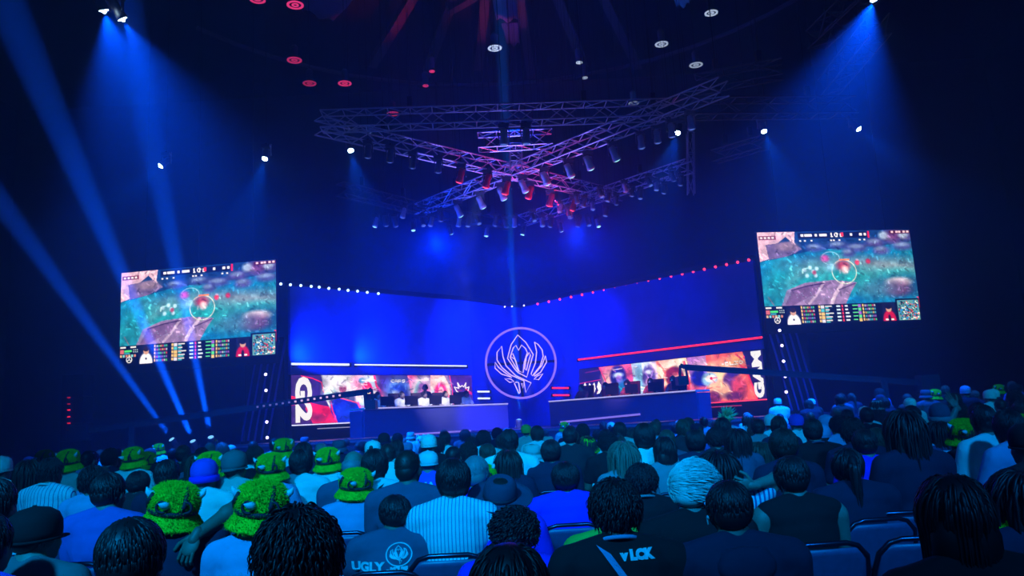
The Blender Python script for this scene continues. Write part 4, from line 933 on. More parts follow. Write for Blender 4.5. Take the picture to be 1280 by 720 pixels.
# ---- hair -------------------------------------------------------------------
def rnd_dir(r): 
    a = r.uniform(0, 2*PI); z = r.uniform(-1, 1); q = math.sqrt(1-z*z); return V((q*math.cos(a), q*math.sin(a), z))
def hair_mesh(style, seed=1):
    """built round the head centre; locks flow from the crown, hang and curl"""
    r = random.Random(seed); mb = MB(); base = MB()
    st = dict(short=(.009, .05, .0, 560, -.045), crop=(.006, .028, .0, 420, -.05), tousled=(.014, .05, .009, 1300, -.05), mop=(.016, .075, .005, 1200, -.07), curly=(.018, .045, .026, 900, -.06),
              bob=(.013, .20, .003, 560, -.03), long=(.013, .40, .004, 560, -.03), wavy=(.018, .40, .016, 560, -.03), tail=(.008, .10, .0, 500, -.03), buzz=(.003, .012, 0, 300, -.05), bald=(.004, .03, 0, 200, -.06), swept=(.018, .07, .006, 900, -.05))[style]
    off, L, curl, n, low = st
    A = (.080+off*.8, .099+off*.8, .091+off)
    C = V((0, -.014, .025))
    face_limit = .30
    if style != 'bald': base.ell(C+V((0, -.006, .004)), (A[0]-.002, A[1]-.004, A[2]-.002)); 
    else: base.ell(C+V((0, -.03, -.02)), (.081, .086, .062))
    base.ell(C+V((0, -.045, -.035)), (.066+off*.6, .055+off*.6, .060))
    if style in ('bob', 'long', 'wavy', 'mop'):
        d = {'bob': .17, 'long': .33, 'wavy': .33, 'mop': .09}[style]; w = {'bob': .088, 'long': .082, 'wavy': .11, 'mop': .075}[style]
        base.ell(C+V((0, -.05, -d*.45)), (w+off*.5, .052+off*.5, d*.62)); 
    if style == 'tail':
        base.cap(C+V((0, -.10, .03)), C+V((0, -.135, -.02)), .026, .030); base.cap(C+V((0, -.135, -.02)), C+V((.005, -.125, -.22)), .032, .030); base.cap(C+V((.005, -.125, -.22)), C+V((.0, -.12, -.40)), .030, .010)
    # cut the cap open over the face by shifting the front: handled with the limit below
    crown = C+V((0, -.02, A[2]))
    for k in range(n):
        d = rnd_dir(r)
        if d.y > .55 and d.z < .35: continue
        if d.y > .15 and d.z < -.15: continue
        if d.z < -.55 and style not in ('long', 'wavy', 'bob'): d.z *= -.5; d.normalize()
        if style == 'bald' and d.z > .25: continue
        p = C+V((d.x*A[0], d.y*A[1], d.z*A[2]))
        t = (p-crown); t -= d*t.dot(d)
        if t.length < 1e-3: t = V((r.uniform(-1, 1), r.uniform(-1, 1), 0))
        t.normalize()
        if style == 'swept': t = (t*.4+V((1, .1, .35))).normalized()
        if style in ('tousled', 'curly'): t = (t+rnd_dir(r)*.6).normalized()
        pts = [p-d*.004]; q = p.copy(); dirv = (t+d*(.12+.5*(style in ('tousled', 'curly', 'swept')))).normalized(); ln = L*r.uniform(.7, 1.1); seg = 5 if L < .15 else 9
        ph = r.uniform(0, 6); 
        for i in range(seg):
            q = q+dirv*ln/seg
            if curl: q = q+V((math.sin(ph+i*1.9), math.cos(ph+i*1.7), 0))*curl*.35
            # keep outside the skull
            e = q-C; s_ = math.sqrt((e.x/A[0])**2+(e.y/A[1])**2+(e.z/A[2])**2)
            if s_ < 1.0 and e.z > -.07: q = C+e/s_*1.01
            if style in ('long', 'wavy', 'bob') and q.z < -.02: dirv = (dirv*.3+V((0, -.04, -1))*.7).normalized(); q.y = min(q.y, .03)
            else: dirv = (dirv+V((0, 0, -.35 if style != 'swept' else -.05))+(C-q)*2.0).normalized()
            pts.append(q.copy())
        r0 = (.0052 if style != 'wavy' else .007)*(.8 if style in ('tousled', 'mop', 'swept') else 1)*(.6 if style in ('buzz', 'crop') else 1)
        m_ = len(pts); mb.tube(pts, [r0*(1-.75*(i/(m_-1))**2) for i in range(m_)], 5, flat=.6)
    if style == 'tail':
        for k in range(70):
            a = r.uniform(0, 2*PI); rr = r.uniform(.015, .032)
            pts = [C+V((math.cos(a)*rr*.6, -.11+math.sin(a)*rr*.5, .02))]
            for i in range(8): z = -.05*i; pts.append(C+V((math.cos(a)*rr*(1-i*.06)+.004*math.sin(i+k), -.135+math.sin(a)*rr*(1-i*.06), z-.0)))
            mb.tube(pts, [.007*(1-.6*i/8) for i in range(9)], 4)
    # trim the base shell off the face
    bm_ = base.mesh('b', True); bm = bmesh.new(); bm.from_mesh(bm_)
    kill = [f for f in bm.faces if (lambda c: c.y > .045 and c.z < .065)(f.calc_center_median())]
    bmesh.ops.delete(bm, geom=kill, context='FACES'); bm.to_mesh(bm_); bm.free()
    return join_meshes([(bm_, 0), (mb.mesh('l', True), 0)], 'hair')
HAIR = {}
def get_hair(style, var=0):
    k = (style, var)
    if k not in HAIR: HAIR[k] = hair_mesh(style, 11+var*7+len(style)); HAIR[k].materials.append(None)
    return HAIR[k]
M_hair = {'black': mat('hair_black', (.010, .010, .012), .48), 'dark': mat('hair_dark_brown', (.022, .017, .014), .48), 'brown': mat('hair_brown', (.07, .045, .03), .48), 'light': mat('hair_light_brown', (.20, .15, .11), .5),
          'bleached': mat('hair_bleached', (.85, .85, .8), .6), 'grey': mat('hair_grey', (.22, .22, .24), .55), 'violet': mat('hair_violet', (.22, .04, .75), .5), 'lime': mat('wig_lime', (.25, .65, .25), .6)}
# ---- hats -------------------------------------------------------------------
M_fur = None
def fur_mat(key, c1, c2):
    m = mat(key, c1, .9, bump=.6, bscale=60); nt = m.node_tree
    mx = [n for n in nt.nodes if n.type == 'MIX'][0]; mx.inputs[6].default_value = (*c1, 1); mx.inputs[7].default_value = (*c2, 1)
    nz = [n for n in nt.nodes if n.type == 'TEX_NOISE'][0]; nz.inputs['Scale'].default_value = 22; return m
M_fur = fur_mat('green_fur', (.14, .40, .0), (.62, .98, .01)); M_band = mat('hat_band', (.015, .015, .03), .7); M_horn = mat('pale_horn', (.75, .75, .8), .45)
def tufts(src, n, ln, rad, seed=3, droop=.3):
    r = random.Random(seed); me = src.mesh('t'); me.calc_loop_triangles(); tr = list(me.loop_triangles); ar = [t.area for t in tr]; mb = MB()
    for t in r.choices(tr, ar, k=n):
        a, b_, c_ = (me.vertices[i].co for i in t.vertices); u, v = r.random(), r.random()
        if u+v > 1: u, v = 1-u, 1-v
        p = a+(b_-a)*u+(c_-a)*v; nn = V(t.normal); e = (nn*.55+rnd_dir(r)*.5+V((0, 0, -droop))).normalized()
        mb.tube([p-nn*.003, p+(nn+e)*.5*ln*.5, p+e*ln], [rad, rad*.8, rad*.15], 4, cap=False)
    return mb
def fur_hat():
    """fuzzy bucket hat about the head centre: crown, flared brim, dark band with goggles, two horns"""
    cr = MB(); cr.lathe([(.098, -.005), (.106, .03), (.108, .07), (.098, .105), (.070, .128), (.03, .137), (.002, .139)], (0, -.01, 0), 22, sy=1.1)
    br = MB(); br.lathe([(.100, .012), (.120, -.015), (.146, -.052), (.150, -.060), (.140, -.060), (.112, -.018), (.096, .004)], (0, -.01, 0), 26, sy=1.08)
    fur = join_meshes([(cr.mesh('a', True), 0), (br.mesh('b', True), 0), (tufts(cr, 3600, .020, .0024).mesh('c'), 0), (tufts(br, 3000, .017, .0023, 5).mesh('d'), 0)], 'crown')
    bd = MB(); bd.lathe([(.107, .004), (.116, .005), (.117, .026), (.108, .028)], (0, -.01, 0), 26, sy=1.1)
    g = MB(); gg = MB()
    for s in (-1, 1):
        g.tube([(s*.052+.026*math.cos(a), -.124+.0*math.sin(a)-.008*math.cos(a)*s*s, .050+.026*math.sin(a)) for a in [i*PI/8 for i in range(16)]], .007, 5, closed=True)
    g.tube([(-.112, -.02, .02), (-.118, -.05, .06), (-.10, -.06, .10)], .011, 6); g.tube([(.03, -.118, .02), (.045, -.13, .06), (.05, -.10, .105), (.045, -.05, .13)], .012, 6)
    hs_ = []
    for s in (-1, 1):
        h = MB(); hs_.append(h); h.tube([(s*.085, .0-.02, .078), (s*.108, -.03, .090), (s*.126, -.035, .106), (s*.134, -.035, .126)], [.026, .021, .013, .002], 10)
    h = MB(); hs_.append(h); h.tube([(-.03, -.11, .055), (-.045, -.145, .062), (-.07, -.165, .075)], [.024, .018, .002], 10)
    return [fur, bd.mesh('band', True), g.mesh('strap', True)]+[h.mesh('horn', True) for h in hs_]
FH = fur_hat()
for me, m_ in zip(FH, (M_fur, M_band, M_band, M_horn, M_horn, M_horn)): me.materials.append(m_)
def cap_mesh(back=False):
    c = MB(); c.lathe([(.094, -.012), (.098, .02), (.098, .06), (.085, .095), (.055, .117), (.02, .125), (.008, .128), (.008, .132), (.001, .133)], (0, -.01, 0), 20, sy=1.1)
    c.lathe([(.0945, -.014), (.100, -.013), (.100, -.004), (.0945, -.002)], (0, -.01, 0), 20, sy=1.1)
    v = MB(); s = -1 if back else 1; N = 10; P_ = []
    for t in range(N+1):
        a = PI*(.18+.64*t/N); P_.append((math.cos(a)*.088, s*(math.sin(a)*.095)-.01)); 
    Q_ = [(x*.9, y+s*.062*math.sin(PI*i/N)**.6) for i, (x, y) in enumerate(P_)]
    vs = [(x, y, -.002) for x, y in P_]+[(x, y, -.014) for x, y in Q_]; vs += [(x, y, z-.005) for x, y, z in vs]; M_ = 2*(N+1)
    fs = [(i, i+1, N+2+i, N+1+i) for i in range(N)]+[(M_+i, M_+N+1+i, M_+N+2+i, M_+i+1) for i in range(N)]+[(N+1+i, N+2+i, M_+N+2+i, M_+N+1+i) for i in range(N)]+[(i, M_+i, M_+i+1, i+1) for i in range(N)]
    v.add(vs, fs); return c.mesh('crown', True), v.mesh('visor')
CAPS = {False: cap_mesh(False), True: cap_mesh(True)}
def beanie_mesh():
    c = MB(); c.lathe([(.095, .0), (.101, .04), (.097, .08), (.078, .115), (.045, .137), (.002, .145)], (0, -.012, 0), 24, sy=1.1)
    b = MB(); b.lathe([(.095, -.035), (.106, -.034), (.110, -.012), (.108, .012), (.098, .014)], (0, -.012, 0), 24, sy=1.1); return c.mesh('crown', True), b.mesh('cuff', True)
BEAN = beanie_mesh()
def brim_hat(R_=.185, tall=.12, flat=.0):
    c = MB(); c.lathe([(.094, -.005), (.096, .04), (.088, .09), (.074, tall-.01), (.06, tall), (.035, tall-.022), (.002, tall-.028)], (0, -.01, 0), 26, sy=1.12)
    b = MB(); b.lathe([(.092, .004), (.12, -.004), (R_-.02, -.004+flat), (R_, .006+flat), (R_, .011+flat), (R_-.02, .002+flat), (.12, .002), (.092, .010)], (0, -.01, 0), 32, sy=1.08)
    d = MB(); d.lathe([(.095, .005), (.099, .006), (.098, .030), (.094, .030)], (0, -.01, 0), 26, sy=1.12); return c.mesh('crown', True), b.mesh('brim', True), d.mesh('band', True)
FED = brim_hat(); STRAW = brim_hat(.165, .11, -.035)
def bucket_mesh():
    c = MB(); c.lathe([(.096, .0), (.098, .04), (.090, .09), (.070, .104), (.002, .108)], (0, -.01, 0), 24, sy=1.1); b = MB(); b.lathe([(.095, .006), (.118, -.02), (.132, -.05), (.128, -.051), (.112, -.020), (.092, .0)], (0, -.01, 0), 24, sy=1.08); return c.mesh('crown', True), b.mesh('brim', True)
BUCK = bucket_mesh()
def spike_wig():
    c = MB(); c.ell((0, -.01, .03), (.10, .115, .10)); r = random.Random(5)
    for k in range(46):
        d = rnd_dir(r)
        if d.z < -.2 or (d.y > .6 and d.z < .3): continue
        p = V((d.x*.09, -.01+d.y*.10, .03+d.z*.09)); c.tube([p, p+d*.06+V((.01, 0, .01)), p+d*.14+V((.03, -.01, .02))], [.028, .018, .001], 6)
    return c.mesh('hair', True)
WIG = spike_wig()
def plush_hat(ball=True):
    c = MB(); c.ell((0, -.01, .06), (.13, .12, .095))
    for s in (-1, 1): c.ell((s*.085, .0, .15), (.045, .045, .045))
    if ball: c.ell((.15, 0, .12), (.035, .035, .035)); c.tube([(.09, 0, .10), (.15, 0, .12)], .012, 6)
    e = MB()
    for s in (-1, 1): e.ell((s*.085, -.038, .155), (.018, .012, .018)); e.ell((s*.05, -.12, .06), (.02, .012, .02))
    return c.mesh('crown', True), e.mesh('eye_patch', True)
PLU = plush_hat()
M_lime = mat('lime_plush', (.45, .95, .03), .85, bump=.3, bscale=30)
# ---- garments' detail -------------------------------------------------------
def cl(key, c): return mat('cloth_'+key, c, .9, bump=.45, bscale=7)
SH = dict(white=cl('white', (.80, .80, .78)), cream=cl('cream', (.72, .72, .55)), cyan=cl('pale_cyan', (.35, .75, .75)), teal=cl('teal', (.15, .50, .45)), sky=cl('sky', (.18, .36, .60)), blue=cl('blue', (.05, .12, .50)), royal=cl('royal', (.05, .03, .85)),
          violet=cl('violet', (.25, .08, .75)), slate=cl('slate', (.06, .09, .16)), navy=cl('navy', (.012, .014, .045)), black=cl('black', (.005, .005, .007)), char=cl('charcoal', (.018, .02, .026)), felt=cl('felt', (.04, .05, .10)), green=cl('green', (.16, .50, .05)), grey=cl('grey', (.22, .25, .28)), olive=cl('dull_teal', (.04, .14, .15)),
          pin=stripes('pin_stripes', (.62, .72, .8), (.03, .06, .2), 0, .034, .16), pinw=stripes('fine_stripes', (.70, .78, .8), (.10, .2, .4), 0, .020, .25), hstripe=stripes('navy_white_stripes', (.015, .02, .06), (.65, .7, .75), 2, .042, .25), wide=stripes('wide_stripes', (.03, .06, .16), (.45, .6, .75), 2, .10, .5, .02),
          check=stripes('fine_cross', (.5, .7, .8), (.05, .1, .3), 0, .028, .4), jersey=cl('red_black', (.45, .05, .07)))
def drape_onto(shirt_me, mesh2d, cx, cz, size=1., flip=True):
    """lays flat lettering (x, y) on the back of a shirt"""
    bm = bmesh.new(); bm.from_mesh(shirt_me); tree = BVHTree.FromBMesh(bm); bm.free()
    for v in mesh2d.vertices:
        x = cx+v.co.x*size; z = cz+v.co.y*size
        h = tree.ray_cast(V((x, -1.2, z)), V((0, 1, 0)))
        y = h[0].y if h[0] is not None else -.12
        v.co = V((x, y-.0035-(.002 if v.co.z > 0 else 0), z))
    return mesh2d
def flat_text(txt, size, bold=0.):
    return text_mesh(txt, size, .001, bold)
def subdiv(me, cuts=2):
    bm = bmesh.new(); bm.from_mesh(me); bmesh.ops.triangulate(bm, faces=bm.faces); bm.to_mesh(me); bm.free(); return me
M_print = mat('pale_print', (.65, .8, .85), .7); M_printd = mat('dark_print', (.02, .04, .1), .7)
def link_part(name, me, parent, m=None):
    o = bpy.data.objects.new(name, me); COL.objects.link(o); o.parent = parent
    if m is not None and len(o.material_slots): o.material_slots[0].link = 'OBJECT'; o.material_slots[0].material = m
    return o
for k, B_ in BT.items():
    if B_:
        B_['body'].materials.append(SKIN[0]); B_['body'].materials.append(M_eye); B_['body'].materials.append(M_lip)
        B_['shirt'].materials.append(None); B_['trousers'].materials.append(M_trs); B_['shoes'].materials.append(M_shoe)
for me, m_ in ((CAPS[False][0], None), (CAPS[False][1], None), (CAPS[True][0], None), (CAPS[True][1], None), (BEAN[0], None), (BEAN[1], None), (FED[0], None), (FED[1], None), (FED[2], M_band), (STRAW[0], None), (STRAW[1], None), (STRAW[2], M_band), (BUCK[0], None), (BUCK[1], None), (WIG, None), (PLU[0], None), (PLU[1], M_band)):
    me.materials.append(m_)
HATTOP = dict(fur=.139, cap=.128, capb=.128, beanie=.14, fedora=.115, straw=.11, bucket=.105, plush=.19, wig=.15)
HAIRW = dict(short=.188, crop=.175, tousled=.22, mop=.22, curly=.225, bob=.205, long=.205, wavy=.24, tail=.185, buzz=.168, bald=.168, swept=.225)
HATW = dict(fur=.30, cap=.20, capb=.20, beanie=.215, fedora=.38, straw=.34, bucket=.26, plush=.30, wig=.34)
HAIRT = dict(short=.125, crop=.118, tousled=.14, mop=.142, curly=.145, bob=.135, long=.135, wavy=.14, tail=.125, buzz=.116, bald=.115, swept=.15)
def headwear(kind, HC, turn, root, m, tilt=0., hatside=0):
    h = empty('hat'); h.parent = root; h.location = HC; h.rotation_euler = ({'fur': .16, 'fedora': .42, 'straw': .3}.get(kind, .06), tilt, turn+hatside)
    if kind == 'fur':
        for nm, me in zip(('fur_shell', 'band', 'goggle_strap', 'horn', 'horn', 'horn'), FH): link_part(nm, me, h)
    elif kind in ('cap', 'capb'):
        c = CAPS[kind == 'capb']; link_part('crown', c[0], h, m); link_part('visor', c[1], h, m)
    elif kind == 'beanie': link_part('crown', BEAN[0], h, m[0] if isinstance(m, tuple) else m); link_part('cuff', BEAN[1], h, m[1] if isinstance(m, tuple) else m)
    elif kind in ('fedora', 'straw'):
        q = FED if kind == 'fedora' else STRAW; link_part('crown', q[0], h, m); link_part('brim', q[1], h, m); link_part('band', q[2], h)
    elif kind == 'bucket': link_part('crown', BUCK[0], h, m); link_part('brim', BUCK[1], h, m)
    elif kind == 'wig': link_part('spiky_wig', WIG, h, m)
    elif kind == 'plush': link_part('crown', PLU[0], h, m); link_part('eye_patches', PLU[1], h)
    return h
# ---- folding chair -----------------------------------------------------------
M_cframe = mat('chair_steel', (.05, .06, .10), .25, .85); M_cpad = mat('chair_panel', (.07, .09, .20), .4)
def chair_meshes():
    out = {}
    for k, s in (('side', 1),):
        pass
    f = MB(); w = .225
    # inverted U: front feet up and back over the backrest
    pts = [(-w, .24, .012), (-w, .0, .42), (-w+.005, -.17, .70), (-w+.02, -.205, .78), (-w+.07, -.222, .832), (-.10, -.228, .848), (.10, -.228, .848), (w-.07, -.222, .832), (w-.02, -.205, .78), (w-.005, -.17, .70), (w, .0, .42), (w, .24, .012)]
    f.tube(pts, .0135, 8); out['frame'] = f.mesh('frame', True)
    for sgn, nm in ((-1, 'leg'), (1, 'leg')):
        f = MB(); f.tube([(sgn*(w-.022), -.27, .012), (sgn*(w-.022), .02, .36), (sgn*(w-.022), .14, .45)], .012, 8); f.lathe([(.017, -.012), (.017, .012)], (sgn*(w-.022), -.27, .012), 8); out['leg%d' % sgn] = f.mesh('leg', True)
    f = MB(); f.tube([(-w+.022, -.22, .07), (w-.022, -.22, .07)], .008, 6); f.tube([(-w, .20, .08), (w, .20, .08)], .008, 6); out['crossbar'] = f.mesh('crossbar', True)
    # backrest panel, bowed with rounded top corners
    N = 14; M_ = 9; vs = []; fs = []
    for side_ in (0, 1):
        for j in range(M_):
            t = j/(M_-1); z = .565+.26*t; y0 = -.105-(z-.565)*.44; hw = w-.012
            if t > .7: hw = (w-.012)*(1-.30*((t-.7)/.3)**2.2)
            if t < .15: hw *= .97
            for i in range(N):
                u = i/(N-1)*2-1; vs.append((u*hw, y0-.018*(1-u*u)+(.008 if side_ else -.008), z))
    F0 = M_*N
    for j in range(M_-1):
        for i in range(N-1):
            a = j*N+i; fs += [(a, a+N, a+N+1, a+1), (F0+a, F0+a+1, F0+a+N+1, F0+a+N)]
    edge = [i for i in range(N)]+[j*N+N-1 for j in range(1, M_)]+[(M_-1)*N+i for i in range(N-2, -1, -1)]+[j*N for j in range(M_-2, 0, -1)]
    for a, b_ in zip(edge, edge[1:]+edge[:1]): fs.append((a, b_, F0+b_, F0+a))
    f = MB(); f.add(vs, fs); out['backrest'] = f.mesh('backrest', True)
    f = MB(); f.lathe([(.0, .43), (.195, .43), (.208, .438), (.208, .446), (.19, .456), (.0, .458)], (0, .03, 0), 28, sx=1.0, sy=.98); out['seat'] = f.mesh('seat', True)
    for k in out: out[k].materials.append(M_cpad if k in ('backrest', 'seat') else M_cframe)
    return out
CH = chair_meshes()
def chair(loc, rz, label, group=None):
    root = empty('folding_chair', loc, rz); tag(root, label, 'chair', group)
    for k in CH: link_part('leg' if k.startswith('leg') else k, CH[k], root)
    return root
# ---- extra worn bits ---------------------------------------------------------
def strap_mesh(B_, side=1, w=.035):
    """a bag strap lying diagonally over the back"""
    N = 26; m2 = MB(); vs = []; 
    for i in range(N+1):
        t = i/N; x = side*(.07-.27*t); z = 1.06-.42*t
        for k in (-1, 1): vs.append((x+k*w*.4*.84, z+k*side*w*.4*.54, 0))
    for lay in (0, 1): pass
    pts = vs; M_ = len(pts)
    m2.add([(x, z, 0) for x, z, _ in pts]+[(x, z, .01) for x, z, _ in pts], [(2*i, 2*i+1, 2*i+3, 2*i+2) for i in range(N)]+[(M_+2*i, M_+2*i+2, M_+2*i+3, M_+2*i+1) for i in range(N)]+[(2*i, 2*i+2, M_+2*i+2, M_+2*i) for i in range(N)]+[(2*i+1, M_+2*i+1, M_+2*i+3, 2*i+3) for i in range(N)])
    me = m2.mesh('bag_strap'); drape_onto(B_['shirt'], me, 0, 0)
    for v in me.vertices: v.co.y -= .007
    return me
def collar_mesh(B_, r=.064):
    c = MB(); N = 28; o = B_['shz']
    c.tube([V((r*1.05*math.cos(a), -.03+r*1.02*math.sin(a), 1.080-.020*math.sin(a)))+o for a in [i*2*PI/N for i in range(N)]], .009, 6, closed=True); return c.mesh('collar', True)
def hood_mesh(B_):
    c = MB(); o = B_['shz']
    c.tube([V((.105*math.cos(a), -.035+.085*math.sin(a), 1.052-.030*max(0, -math.sin(a))))+o for a in [i*2*PI/20 for i in range(20)]], .028, 8, closed=True)
    c.ell(V((0, -.125, .985))+o, (.115, .04, .08)); return remeshed(c, .011, 3, name='hood')
def headset_mesh():
    c = MB(); c.tube([V((.098*math.cos(a), -.01, .02+.112*math.sin(a))) for a in [i*PI/14 for i in range(15)]], .010, 6)
    for s in (-1, 1): c.ell((s*.095, -.005, -.01), (.024, .036, .042))
    c.tube([(.09, .02, -.03), (.07, .10, -.07)], .005, 5); return c.mesh('headset', True)
HSET = headset_mesh(); HSET.materials.append(mat('headset_black', (.01, .01, .012), .4))

PLACED = []
def person(loc, rz, label, body='man', shirt='white', hair='short', hcol='black', hat=None, hatm=None, skin=0, var=0, sc=(1, 1, 1), group=None, full=True, seat=True, tilt=0., hatside=0., extras=(), chairlabel=None):
    B_ = BT[body]; root = empty('person', loc, rz); root.scale = sc; tag(root, label, 'person', group)
    link_part('body', B_['body'], root, SKIN[skin])
    link_part('shirt', B_['shirt'], root, SH[shirt])
    if full: link_part('trousers', B_['trousers'], root); link_part('shoes', B_['shoes'], root)
    hs = hair
    if hat in ('fur', 'cap', 'capb', 'beanie', 'bucket', 'fedora', 'plush') and hair in ('short', 'tousled', 'curly', 'mop', 'swept'): hs = 'crop'
    if hs and hat != 'wig':
        h = link_part('hair', get_hair(hs, var % 2 if hs in ('short', 'tousled') else 0), root, M_hair[hcol]); h.location = B_['HC']; h.rotation_euler.z = B_['turn']
        if hat: h.scale = (.96, .96, .90)
    if hat: headwear(hat, B_['HC']+V((0, 0, .0 if hat != 'fur' else .004)), B_['turn'], root, hatm, tilt, hatside)
    for e in extras:
        if e[0] == 'text':
            me = subdiv(flat_text(e[1], e[4], .004)); me.materials.append(M_print if len(e) < 6 else e[5]); drape_onto(B_['shirt'], me, e[2], e[3]); link_part('lettering', me, root)
        elif e[0] == 'crest':
            mb = MB()
            R_ = e[3]; mb.tube([(R_*math.cos(a), R_*math.sin(a), 0) for a in [i*PI/20 for i in range(40)]], .0035, 4, closed=True)
            for lp in EMB[:8]:
                q = [(x, z, 0) for x, _, z in emblem_pts(lp, R_*.95)]; mb.tube(q, .003, 4, closed=True)
            me = mb.mesh('crest_print')
            for v in me.vertices: v.co.z = 0 if v.co.z < 0 else .001
            me.materials.append(M_print); drape_onto(B_['shirt'], me, e[1], e[2]); link_part('crest_print', me, root)
        elif e[0] == 'strap':
            me = strap_mesh(B_, e[1], e[3] if len(e) > 3 else .035); me.materials.append(SH[e[2]]); link_part('bag_strap', me, root)
        elif e[0] == 'collar':
            me = collar_mesh(B_); me.materials.append(SH[e[1]]); link_part('collar', me, root)
        elif e[0] == 'hood':
            me = hood_mesh(B_); me.materials.append(SH[e[1]]); link_part('hood', me, root)
        elif e[0] == 'headset':
            o = link_part('headset', HSET, root); o.location = B_['HC']; o.rotation_euler.z = B_['turn']
        elif e[0] == 'earbud':
            mb = MB(); mb.ell((.086, .0, -.02), (.007, .009, .009)); mb.cap((.088, .004, -.024), (.086, .008, -.048), .004, .003, 6); o = mb.build('earbud', mat('earbud_white', (.7, .75, .8), .3), root, True); o.location = B_['HC']; o.scale.x = e[1]
        elif e[0] == 'glasses':
            mb = MB()
            for s in (-1, 1):
                mb.tube([(s*.033+.020*math.cos(a), .098, .0+.015*math.sin(a)) for a in [i*PI/6 for i in range(12)]], .0025, 4, closed=True); mb.tube([(s*.055, .096, .004), (s*.082, .04, .006), (s*.084, -.01, -.002)], .003, 4)
            o = mb.build('glasses', M_black, root); o.location = B_['HC']; o.rotation_euler.z = B_['turn']
    PLACED.append((loc[0], loc[1]))
    return root
# low risers under the rows on the GAM side
RY = (9.6, 11.6, 13.6, 15.6, 17.6, 19.6, 21.6); RX = (6.2, 16.5)
rs = MB()
for k in range(6): rs.box(((RX[0]+RX[1])/2, (RY[k]+RY[k+1])/2, (.08+.07*k)/2), (RX[1]-RX[0], RY[k+1]-RY[k], .08+.07*k))
o = rs.build('riser', M_dark); tag(o, 'low dark stepped riser under the far rows on the GAM side', 'riser')
def floor_at(x, y):
    if RX[0] < x < RX[1]:
        for k in range(6):
            if RY[k] <= y < RY[k+1]: return .08+.07*k
    return 0.
def dims(hair, hat):
    w = HATW[hat] if hat else HAIRW[hair]; t = HATTOP[hat] if hat else HAIRT[hair]; return w, t
def seat_at(px, ytop, wpx, label, rz=0., floor=None, dmul=1., chairs=True, smax=1.1, smin=.86, **kw):
    """a seated spectator whose head top is seen at (px, ytop) and whose head or hat spans wpx"""
    w, t = dims(kw.get('hair', 'short'), kw.get('hat')); d = w*1000/wpx*dmul
    B_ = BT[kw.get('body', 'man')]
    top = at(px, ytop, d); floor = floor_at(top.x, top.y); zt = B_['HC'].z+t; s = (top.z-floor)/zt; s = max(smin, min(smax, s))
    r = rz+math.atan2(top.x, d)*.25
    off = Matrix.Rotation(r, 3, 'Z') @ V((0, B_['HC'].y, 0))
    loc = V((top.x-off.x, top.y-off.y, floor))
    o = person(loc, r, label, sc=(1, 1, s), **kw)
    if chairs and d < 9.5:
        q = label.replace('spectator ', 'person ').split(); chair((loc.x+.05*math.sin(r), loc.y-.05*math.cos(r), floor), r, 'folding chair used by the '+' '.join(q[:11])).scale.z = min(1., s+.05)
    return o
# ------------------------------------------------------------------ the nearer crowd, one by one
C_ = seat_at
# front-most heads
C_(168, 646, 82, 'spectator with short black hair seen from behind at the bottom beside the big fuzzy hat', body='man', hair='short', shirt='black', dmul=1.05)
C_(48, 632, 50, 'spectator in plain black cap and dull teal shirt, in front of the striped sweater', body='broad', hat='cap', hatm=SH['black'], shirt='olive', hair='crop', dmul=.85)
C_(-2, 598, 46, 'spectator in navy sweater with thin white stripes at the edge', body='man', hair='short', shirt='hstripe', dmul=1.0)
C_(-16, 640, 62, 'spectator in violet top cut by the bottom corner', body='man', hair='short', shirt='violet')
C_(217, 605, 66, 'spectator in big fuzzy green hat and black top with right hand on own neck', body='neckhand', hat='fur', shirt='navy', hair='crop', skin=1, dmul=.88, hatside=.5, tilt=.12)
C_(326, 603, 70, 'spectator in big fuzzy green hat and pale blue shirt beside the large dark head', body='man', hat='fur', shirt='sky', hair='crop', dmul=.88, hatside=.35, tilt=.1)
C_(374, 628, 112, 'spectator with large tousled black hair, biggest head at the bottom', body='slim', hair='tousled', shirt='black')
C_(493, 618, 46, 'spectator in dark T-shirt with a round winged crest and UGLY printed on its back', body='lean', hair='short', shirt='slate', skin=1, var=1, dmul=1.12,
   extras=(('crest', .05, .965, .066), ('text', 'UGLY', -.125, .895, .075), ('text', '- MSI 25 -', .05, .880, .032)))
C_(633, 674, 98, 'spectator with sleek black hair at the bottom edge in front of the curly head', body='slim', hair='bob', shirt='black')
C_(641, 630, 60, 'spectator with curly black hair and royal blue top behind the sleek dark head', body='man', hair='curly', shirt='royal', dmul=.95)
C_(624, 596, 82, 'spectator in wide-brimmed dark felt hat and violet-blue shirt', body='man', hat='fedora', hatm=SH['felt'], shirt='royal', hair='mop', hcol='dark', tilt=.1, dmul=1.0)
C_(606, 586, 42, 'spectator in fuzzy green hat half hidden behind the felt hat', body='man', hat='fur', shirt='navy', hair='crop', tilt=-.35)
C_(765, 596, 70, 'spectator in black jersey marked LCK with a pale strap across the back', body='jacket', hair='tousled', shirt='black', skin=1, extras=(('collar', 'sky'), ('text', 'v LCK', .05, 1.035, .045), ('strap', -1, 'sky', .07)), dmul=1.02)
C_(772, 602, 50, 'spectator in bright green top half hidden by the LCK jersey', body='broad', hair='short', shirt='green')
C_(908, 600, 60, 'spectator with short black hair, white earbud, glasses and navy hoodie', body='broad', hair='short', shirt='navy', extras=(('hood', 'navy'), ('earbud', -1), ('glasses',)), skin=1, dmul=1.03)
C_(858, 573, 60, 'spectator with bleached white tousled hair and black shirt', body='broad', hair='swept', hcol='bleached', shirt='black', dmul=1.0)
C_(800, 578, 42, 'spectator with dark tousled hair and black shirt between the LCK jersey and the bleached hair', body='man', hair='tousled', shirt='black', extras=(('collar', 'grey'),))
C_(895, 562, 42, 'spectator with long black hair and tattooed arm raised behind the head', body='headhand', hair='long', shirt='check', skin=0, dmul=1.0)
